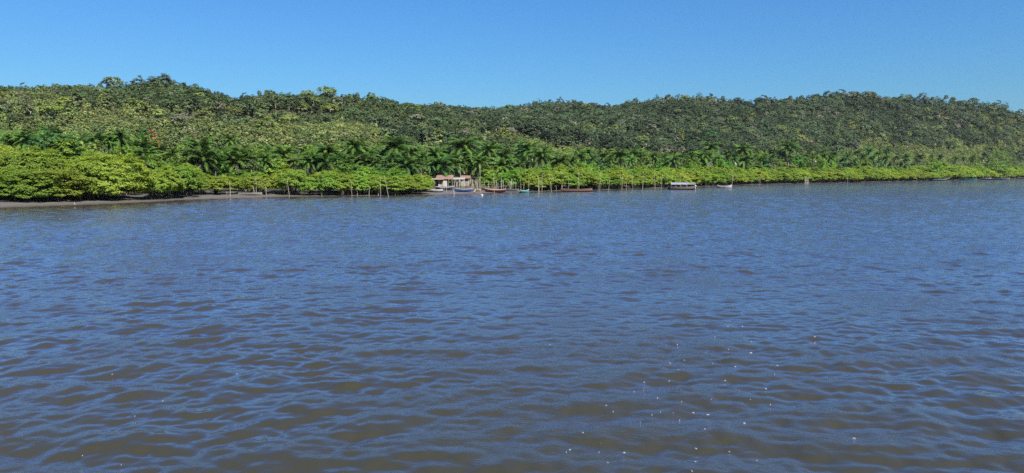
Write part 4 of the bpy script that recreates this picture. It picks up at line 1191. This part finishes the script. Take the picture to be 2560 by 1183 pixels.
for i, (xt, yt, xb, yb) in enumerate(POLES):
    B_ = ground_hit(xb, yb)
    T_ = at_depth(xt, yt, B_.y + rd.uniform(-.3, .3))
    d = T_ - B_
    s = float(sdist(np.array([B_.x]), np.array([B_.y]))[0])
    Lp = d.length
    r0 = max(.048, Lp * .0085) * rd.uniform(.85, 1.2) * (1.0 if B_.y < 260 else 1.25)
    mb = MB()
    q = d.to_track_quat('Z', 'Y')
    pts_ = [q @ Vector((p_[0] * Lp * .8, p_[1] * Lp * .8, -.7 + (Lp + .7) * p_[2])) for p_ in pole_mesh(900 + i)]
    mb.tube(pts_, [r0 * (1.1 - .55 * k / 7) for k in range(8)], 6)
    if rd.random() < .3:     # stub of a side branch
        k = rd.choice([4, 5]); a_ = rd.uniform(0, 6.28)
        mb.tube([pts_[k], pts_[k] + Vector((math.cos(a_) * .25, math.sin(a_) * .1, .3))], [r0 * .5, r0 * .25], 5)
    o = mb.build('wooden_pole', M['pole'], None, True, B_)
    tag(o, '', 'pole', 'poles standing in the water and mud')
    ln = (xt - xb) / max(1, yb - yt)
    o_desc = ('tall ' if Lp > 4.2 else ('short ' if Lp < 2.2 else '')) + 'thin wooden pole' + (' leaning left' if ln < -.05 else (' leaning right' if ln > .05 else ' standing upright'))
    items.append((o, xb, o_desc))
name_by_place(items)
# the row of stakes behind the boats, and mangrove stems among them
items = []
for i in range(46):
    x = rd.uniform(1138, 1300)
    P = at_z(x, rd.uniform(472.5, 476), .35)
    h = rd.uniform(1.3, 2.9); r0 = rd.uniform(.035, .065)
    mb = MB(); mb.tube([(0, 0, -.5), (rd.uniform(-.08, .08), 0, h * .5), (rd.uniform(-.18, .18), rd.uniform(-.1, .1), h)], [r0, r0 * .9, r0 * .6], 5)
    o = mb.build('fence_stake', M['pole'], None, True, P)
    tag(o, 'slender grey stake in the dense row behind the beached boats', 'stake', 'stakes behind the beached boats')
# bundle of stakes, one thing tied together
P = at_z(2016.5, 459.5, 0)
b_ = empty('stake_bundle', P)
tag(b_, 'pale bundle of upright stakes at the waterline below the palms', 'stakes')
for i in range(9):
    mb = MB(); x = (i - 4) * .17
    mb.tube([(x, rd.uniform(-.2, .2), -.5), (x + rd.uniform(-.1, .1), rd.uniform(-.2, .2), rd.uniform(2.4, 3.2))], [.09, .07], 5)
    mb.build('stake', M['pole'], b_)
mb = MB(); mb.tube([(-.8, -.26, 1.2), (.8, -.26, 1.25)], .05, 5); mb.build('crossbar', M['pole'], b_)

# ------------------------------------------------------------------ buildings
K['plank'] = solid('pinkish_planks', (.25, .175, .15), .85, .15, .3, 3.5)
K['plank2'] = solid('whitewashed_planks', (.33, .295, .26), .85, .15, .22, 3.5)
K['brickwall'] = solid('rough_brick_wall', (.17, .105, .085), .9, .1, .3, 5)
K['tile'] = solid('orange_roof', (.145, .090, .072), .85, .15, .28, 5)
K['zinc'] = solid('grey_roof_sheet', (.17, .155, .14), .6, .3, .25, 4)
K['whitesheet'] = solid('white_roof_sheet', (.20, .195, .19), .6, .3, .1, 4)
K['wallwhite'] = solid('white_wall', (.30, .29, .275), .85, .15, .12, 1.5)
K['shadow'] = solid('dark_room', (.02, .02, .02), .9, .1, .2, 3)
K['dirtwall'] = solid('weathered_plaster', (.18, .155, .135), .9, .1, .35, 2)
def px_m(depth): return depth / F
# shack: left wall in brick, right wall in planks, two roofs
D_ = 200.0
P = at_depth(1096, 466, D_); g = gz(P.x, P.y)
u = px_m(D_)
sh = empty('wooden_shack', (P.x, P.y, g), 0)
tag(sh, 'small shack with orange roof and pink plank walls at the shore', 'shack')
top = 4.5 + (HORIZON - 448) / F * D_ - g
w1, w2 = 17 * u, 21 * u
mb = MB(); mb.box((-w1 / 2, .7, top / 2), (w1, .12, top)); mb.build('brick_wall', K['brickwall'], sh)
nb_ = 7
for i in range(nb_):
    x = w2 * (i + .5) / nb_
    if i == 3: continue
    mb = MB(); mb.box((x, random.uniform(-.02, .02), top / 2 + random.uniform(-.05, .02)), (w2 / nb_ - .03, .05, top)); mb.build('plank', K['plank2' if i in (0, 4, 5, 6) else 'plank'], sh)
mb = MB(); mb.box((w2 * 3.5 / nb_, .06, top * .46), (w2 / nb_ * .9, .05, top * .92)); mb.build('door', K['dirtwall'], sh)
mb = MB(); mb.box((w2, 1.4, top / 2), (.1, 2.7, top)); mb.build('side_wall', K['plank2'], sh)
mb = MB(); mb.box((0, 1.4, top / 2), (.08, 2.7, top)); mb.build('side_wall', K['plank'], sh)
mb = MB(); mb.box((w2 / 2, 2.8, top / 2), (w2, .08, top)); mb.build('rear_wall', K['plank'], sh)
def sheet_roof(parent, x0, x1, y0, z0, y1, z1, n, mat, th=.03, waves_=4):
    """sloping roof of corrugated sheets, each its own part"""
    w = (x1 - x0) / n
    for k in range(n):
        mb = MB(); a_ = x0 + k * w; m_ = waves_ * 4
        b = 0; lift = .02 * (k % 2)
        for s in range(2):
            for i in range(m_ + 1):
                t = i / m_; zz = .03 * math.sin(t * waves_ * 2 * math.pi) + lift - s * th
                mb.v += [(a_ + t * (w + .05), y0, z0 + zz), (a_ + t * (w + .05), y1, z1 + zz)]
        for i in range(m_):
            q = 2 * i
            mb.f.append((q, q + 2, q + 3, q + 1)); e = 2 * (m_ + 1)
            mb.f.append((e + q, e + q + 1, e + q + 3, e + q + 2)); mb.f.append((q, e + q, e + q + 2, q + 2)); mb.f.append((q + 1, q + 3, e + q + 3, e + q + 1))
        mb.build('roof_sheet', mat, parent)
sheet_roof(sh, -6 * u, w2 + 1.5 * u + 14 * u, -.35, top + .03, 2.0, top + 10 * u, 5, K['tile'])
sheet_roof(sh, -23 * u, 14 * u, -.9, top - .08, .9, top + .30, 4, K['zinc'])
for x in (-22 * u, -10 * u):
    mb = MB(); mb.tube([(x, -.8, -.3), (x, -.8, top - .08)], .06, 6); mb.build('post', M['pole'], sh)
# awning of white sheets
P = at_depth(1148, 470, 199); g = gz(P.x, P.y); aw = empty('white_awning', (P.x, P.y, g))
tag(aw, 'flat white sheet awning on posts right of the shack', 'awning')
t2 = 4.5 + (HORIZON - 447) / F * 199 - g
sheet_roof(aw, -15 * u, 14 * u, -.5, t2 - .12, 1.6, t2 + .3, 3, K['whitesheet'])
for x in (-12 * u, 0, 12 * u):
    mb = MB(); mb.tube([(x, -.3, -.3), (x + .03, -.3, t2 - .1)], .07, 6); mb.build('post', M['pole'], aw)
    mb = MB(); mb.tube([(x, 1.4, -.3), (x + .03, 1.4, t2 + .2)], .07, 6); mb.build('post', M['pole'], aw)
# second hut roof
P = at_depth(1162, 466, 208); g = gz(P.x, P.y); h2 = empty('hut', (P.x, P.y, g))
tag(h2, 'hut with weathered orange roof half hidden behind the white awning', 'hut')
t3 = 4.5 + (HORIZON - 446) / F * 208 - g
sheet_roof(h2, -12 * u, 14 * u, -.3, t3, 1.8, t3 + .75, 3, K['tile'])
mb = MB(); mb.box((0, .3, t3 / 2), (22 * u, .1, t3)); mb.build('wall', K['dirtwall'], h2)
mb = MB(); mb.box((0, 1.7, t3 / 2), (22 * u, .1, t3)); mb.build('wall', K['dirtwall'], h2)
# low shed left of the shack
P = at_depth(1042, 466, 206); g = gz(P.x, P.y); h3 = empty('low_shed', (P.x, P.y, g))
tag(h3, 'low shed with grey roof over brick wall left of the shack', 'shed')
t4 = 4.5 + (HORIZON - 449) / F * 206 - g
sheet_roof(h3, -23 * u, 24 * u, -.4, t4, 1.6, t4 + .42, 5, K['zinc'])
mb = MB(); mb.box((0, 0, t4 / 2), (42 * u, .12, t4)); mb.build('wall', K['brickwall'], h3)
for x in (-21 * u, -12 * u, 3 * u, 18 * u):
    mb = MB(); mb.tube([(x, -.35, -.3), (x, -.35, t4 + .9)], .06, 6); mb.build('post', M['pole'], h3)
# mast behind the awning
P = at_depth(1151, 470, 203)
mb = MB(); mb.tube([(0, 0, -1), (.02, 0, 3), (-.1, 0, 4.5 + (HORIZON - 413) / F * 203 - P.z)], [.07, .055, .035], 6)
tag(mb.build('mast', M['pole'], None, True, P), 'tall thin pole rising through the white awning', 'pole')
# white house up in the palms
P = at_depth(1311, 410, 300); g = gz(P.x, P.y); u3 = px_m(300)
wh = empty('white_house', (P.x, P.y, g))
tag(wh, 'white walled house among the palms, partly hidden by a palm trunk', 'house')
zt = 4.5 + (HORIZON - 394) / F * 300 - g
wl = MB()
wx = 41 * u3
op = [(-wx * .36, -wx * .16), (wx * .05, wx * .13), (wx * .30, wx * .42)]
xs = [-wx / 2] + [e for o_ in op for e in o_] + [wx / 2]
wins = []
zl, zh = zt - 1.75, zt - .75
for i in range(0, len(xs), 2):
    wl.box(((xs[i] + xs[i + 1]) / 2, 0, zt / 2), (xs[i + 1] - xs[i], .2, zt))
for a_, b_2 in op:
    wl.box(((a_ + b_2) / 2, 0, (zt + zh) / 2), (b_2 - a_, .196, zt - zh)); wl.box(((a_ + b_2) / 2, 0, zl / 2), (b_2 - a_, .196, zl))
wl.build('wall', K['wallwhite'], wh)
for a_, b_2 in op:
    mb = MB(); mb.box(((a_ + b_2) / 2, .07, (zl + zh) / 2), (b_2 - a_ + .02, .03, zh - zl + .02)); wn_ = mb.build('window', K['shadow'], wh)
    mb = MB(); mb.box(((a_ + b_2) / 2, -.12, zl), (b_2 - a_ + .1, .1, .06)); mb.build('sill', K['dirtwall'], wn_)
for x in (-wx / 2, wx / 2):
    mb = MB(); mb.box((x, 2.6, zt / 2), (.2, 5.0, zt)); mb.build('side_wall', K['wallwhite'], wh)
mb = MB(); mb.box((0, 2.6, zt - .02), (wx + .4, 5.6, .10)); mb.build('roof', K['dirtwall'], wh)

# ------------------------------------------------------------------ buoy and birds
P = at_z(1205, 490.5, 0)
o = empty('mooring_buoy', P); tag(o, 'round white mooring buoy floating off the beached boats', 'buoy')
mb = MB(); mb.blob((0, 0, .14), (.26, .26, .26), 14, 10); mb.build('float', K['white'], o, True)
mb = MB(); mb.tube([(0, 0, .38), (0, 0, .48)], .05, 8); mb.tube([(-.06, 0, .5), (0, 0, .56), (.06, 0, .5), (0, 0, .46), (-.06, 0, .5)], .015, 5); mb.build('mooring_eye', K['greygreen'], o)
def egret(P, label, s=1.0, rz=0.0):
    o = empty('egret', P, rz, (s, s, s)); tag(o, label, 'bird')
    mb = MB()
    mb.tube([(-.34, 0, .42), (-.2, 0, .46), (-.02, 0, .50), (.12, 0, .56), (.19, 0, .66), (.15, 0, .78), (.18, 0, .90), (.25, 0, .94), (.30, 0, .93)], [.02, .08, .12, .09, .045, .032, .032, .045, .02], 8)
    mb.build('body', K['white'], o, True)
    mb = MB(); mb.tube([(.29, 0, .935), (.44, 0, .915)], [.018, .004], 5); mb.build('beak', K['orange'], o)
    for y in (-.05, .05):
        mb = MB(); mb.tube([(0, y, .42), (-.03, y, .2), (0, y, -.05)], .014, 5); mb.build('leg', K['black'], o)
egret(at_z(1186.5, 484.2, .02), 'white egret standing at the waterline near the beached boats', 1.0, .5)
egret(at_z(187, 515.4, .03), 'white bird at the edge of the mud on the left', .55, 2.6)

# ------------------------------------------------------------------ foam flecks
FOAM = [(1560, 1132, 8), (1497, 1131, 4), (1425, 1125, 4), (1415, 1131, 4), (1502, 1109, 3), (1457, 1082, 4), (1519, 1157, 5), (1729, 1178, 6), (1738, 1155, 6), (1739, 1122, 7), (1823, 1130, 4), (1892, 1152, 4), (1860, 1058, 6), (1762, 1073, 5),
        (1769, 1037, 7), (1733, 1032, 5), (1651, 1031, 4), (1629, 1038, 4), (1683, 1033, 3), (1515, 1014, 5), (1533, 1030, 4), (1643, 995, 3), (1699, 1051, 4), (1813, 952, 5), (1673, 953, 4), (1610, 956, 4), (1838, 917, 5), (1781, 909, 3), (1710, 901, 4),
        (1696, 925, 4), (1675, 908, 4), (1821, 874, 3), (1878, 854, 4), (1877, 882, 6), (1943, 914, 4), (1936, 936, 3), (1914, 972, 8), (1778, 999, 4), (1926, 1012, 5), (1704, 1005, 4), (1876, 1000, 3), (2036, 842, 3), (2135, 1096, 8), (1608, 977, 3),
        (1585, 979, 3), (1926, 875, 3), (1787, 843, 3), (1856, 816, 4), (1819, 816, 3), (1693, 862, 3), (592, 935, 3), (280, 936, 2.5), (407, 1003, 3), (337, 1041, 3), (206, 1140, 3), (303, 1163, 3), (627, 811, 2.5), (1375, 862, 2.5), (150, 549, 3), (1600, 1056, 3)]
m, n, out = new_mat('foam')
p = N(n, 'ShaderNodeBsdfPrincipled'); p.inputs['Base Color'].default_value = (.11, .115, .125, 1); p.inputs['Roughness'].default_value = .6
n.links.new(p.outputs[0], out.inputs[0]); M['foam'] = m
rd = random.Random(31)
def wave_z(x, y):
    X, Y = np.array([x]), np.array([y])
    z_, dx, dy = waves(X, Y); c_ = calm(X, Y)
    return float(z_[0] * c_[0])
for (x, y, hw) in FOAM:
    P = at_z(x, y, 0)
    for _ in range(4):
        P = at_z(x, y, wave_z(P.x, P.y))
    r0 = hw * .72 / F * P.y
    mb = MB(); b = 0; n_ = 9
    ph_ = [rd.uniform(.6, 1.15) for _ in range(n_)]
    mb.v = [(0, 0, .010)] + [(r0 * ph_[i] * .8 * math.cos(6.283 * i / n_), r0 * ph_[i] * .6 * math.sin(6.283 * i / n_) * .7, .007) for i in range(n_)] + [(r0 * ph_[i] * 1.25 * math.cos(6.283 * i / n_), r0 * ph_[i] * .7 * math.sin(6.283 * i / n_), -.012) for i in range(n_)]
    for i in range(n_):
        j = (i + 1) % n_
        mb.f += [(0, 1 + i, 1 + j), (1 + i, 1 + n_ + i, 1 + n_ + j, 1 + j)]
    e = .06
    nx_ = (wave_z(P.x - e, P.y) - wave_z(P.x + e, P.y)) / (2 * e); ny_2 = (wave_z(P.x, P.y - e) - wave_z(P.x, P.y + e)) / (2 * e)
    o = mb.build('foam_fleck', M['foam'], None, True, P + Vector((0, 0, .004)))
    o.rotation_euler = Vector((nx_, ny_2, 1)).to_track_quat('Z', 'Y').to_euler()
    tag(o, 'small white fleck of foam floating on the rippled water', 'foam', 'foam flecks on the water')

# ------------------------------------------------------------------ haze
mb = MB(); top_z = float(GZ.max()) + 16
mb.box((0, 3000, (top_z - 6) / 2), (30000, 30000, top_z + 6))
m, n, out = new_mat('haze_air')
v = N(n, 'ShaderNodeVolumePrincipled'); v.inputs['Color'].default_value = (.78, .88, 1.0, 1); v.inputs['Density'].default_value = 0.00003; v.inputs['Anisotropy'].default_value = 0.2
n.links.new(v.outputs[0], out.inputs['Volume'])
hz = mb.build('haze', m); tag(hz, 'thin pale air between the boat and the hills', 'haze', None, 'stuff')
scene.cycles.volume_bounces = 0
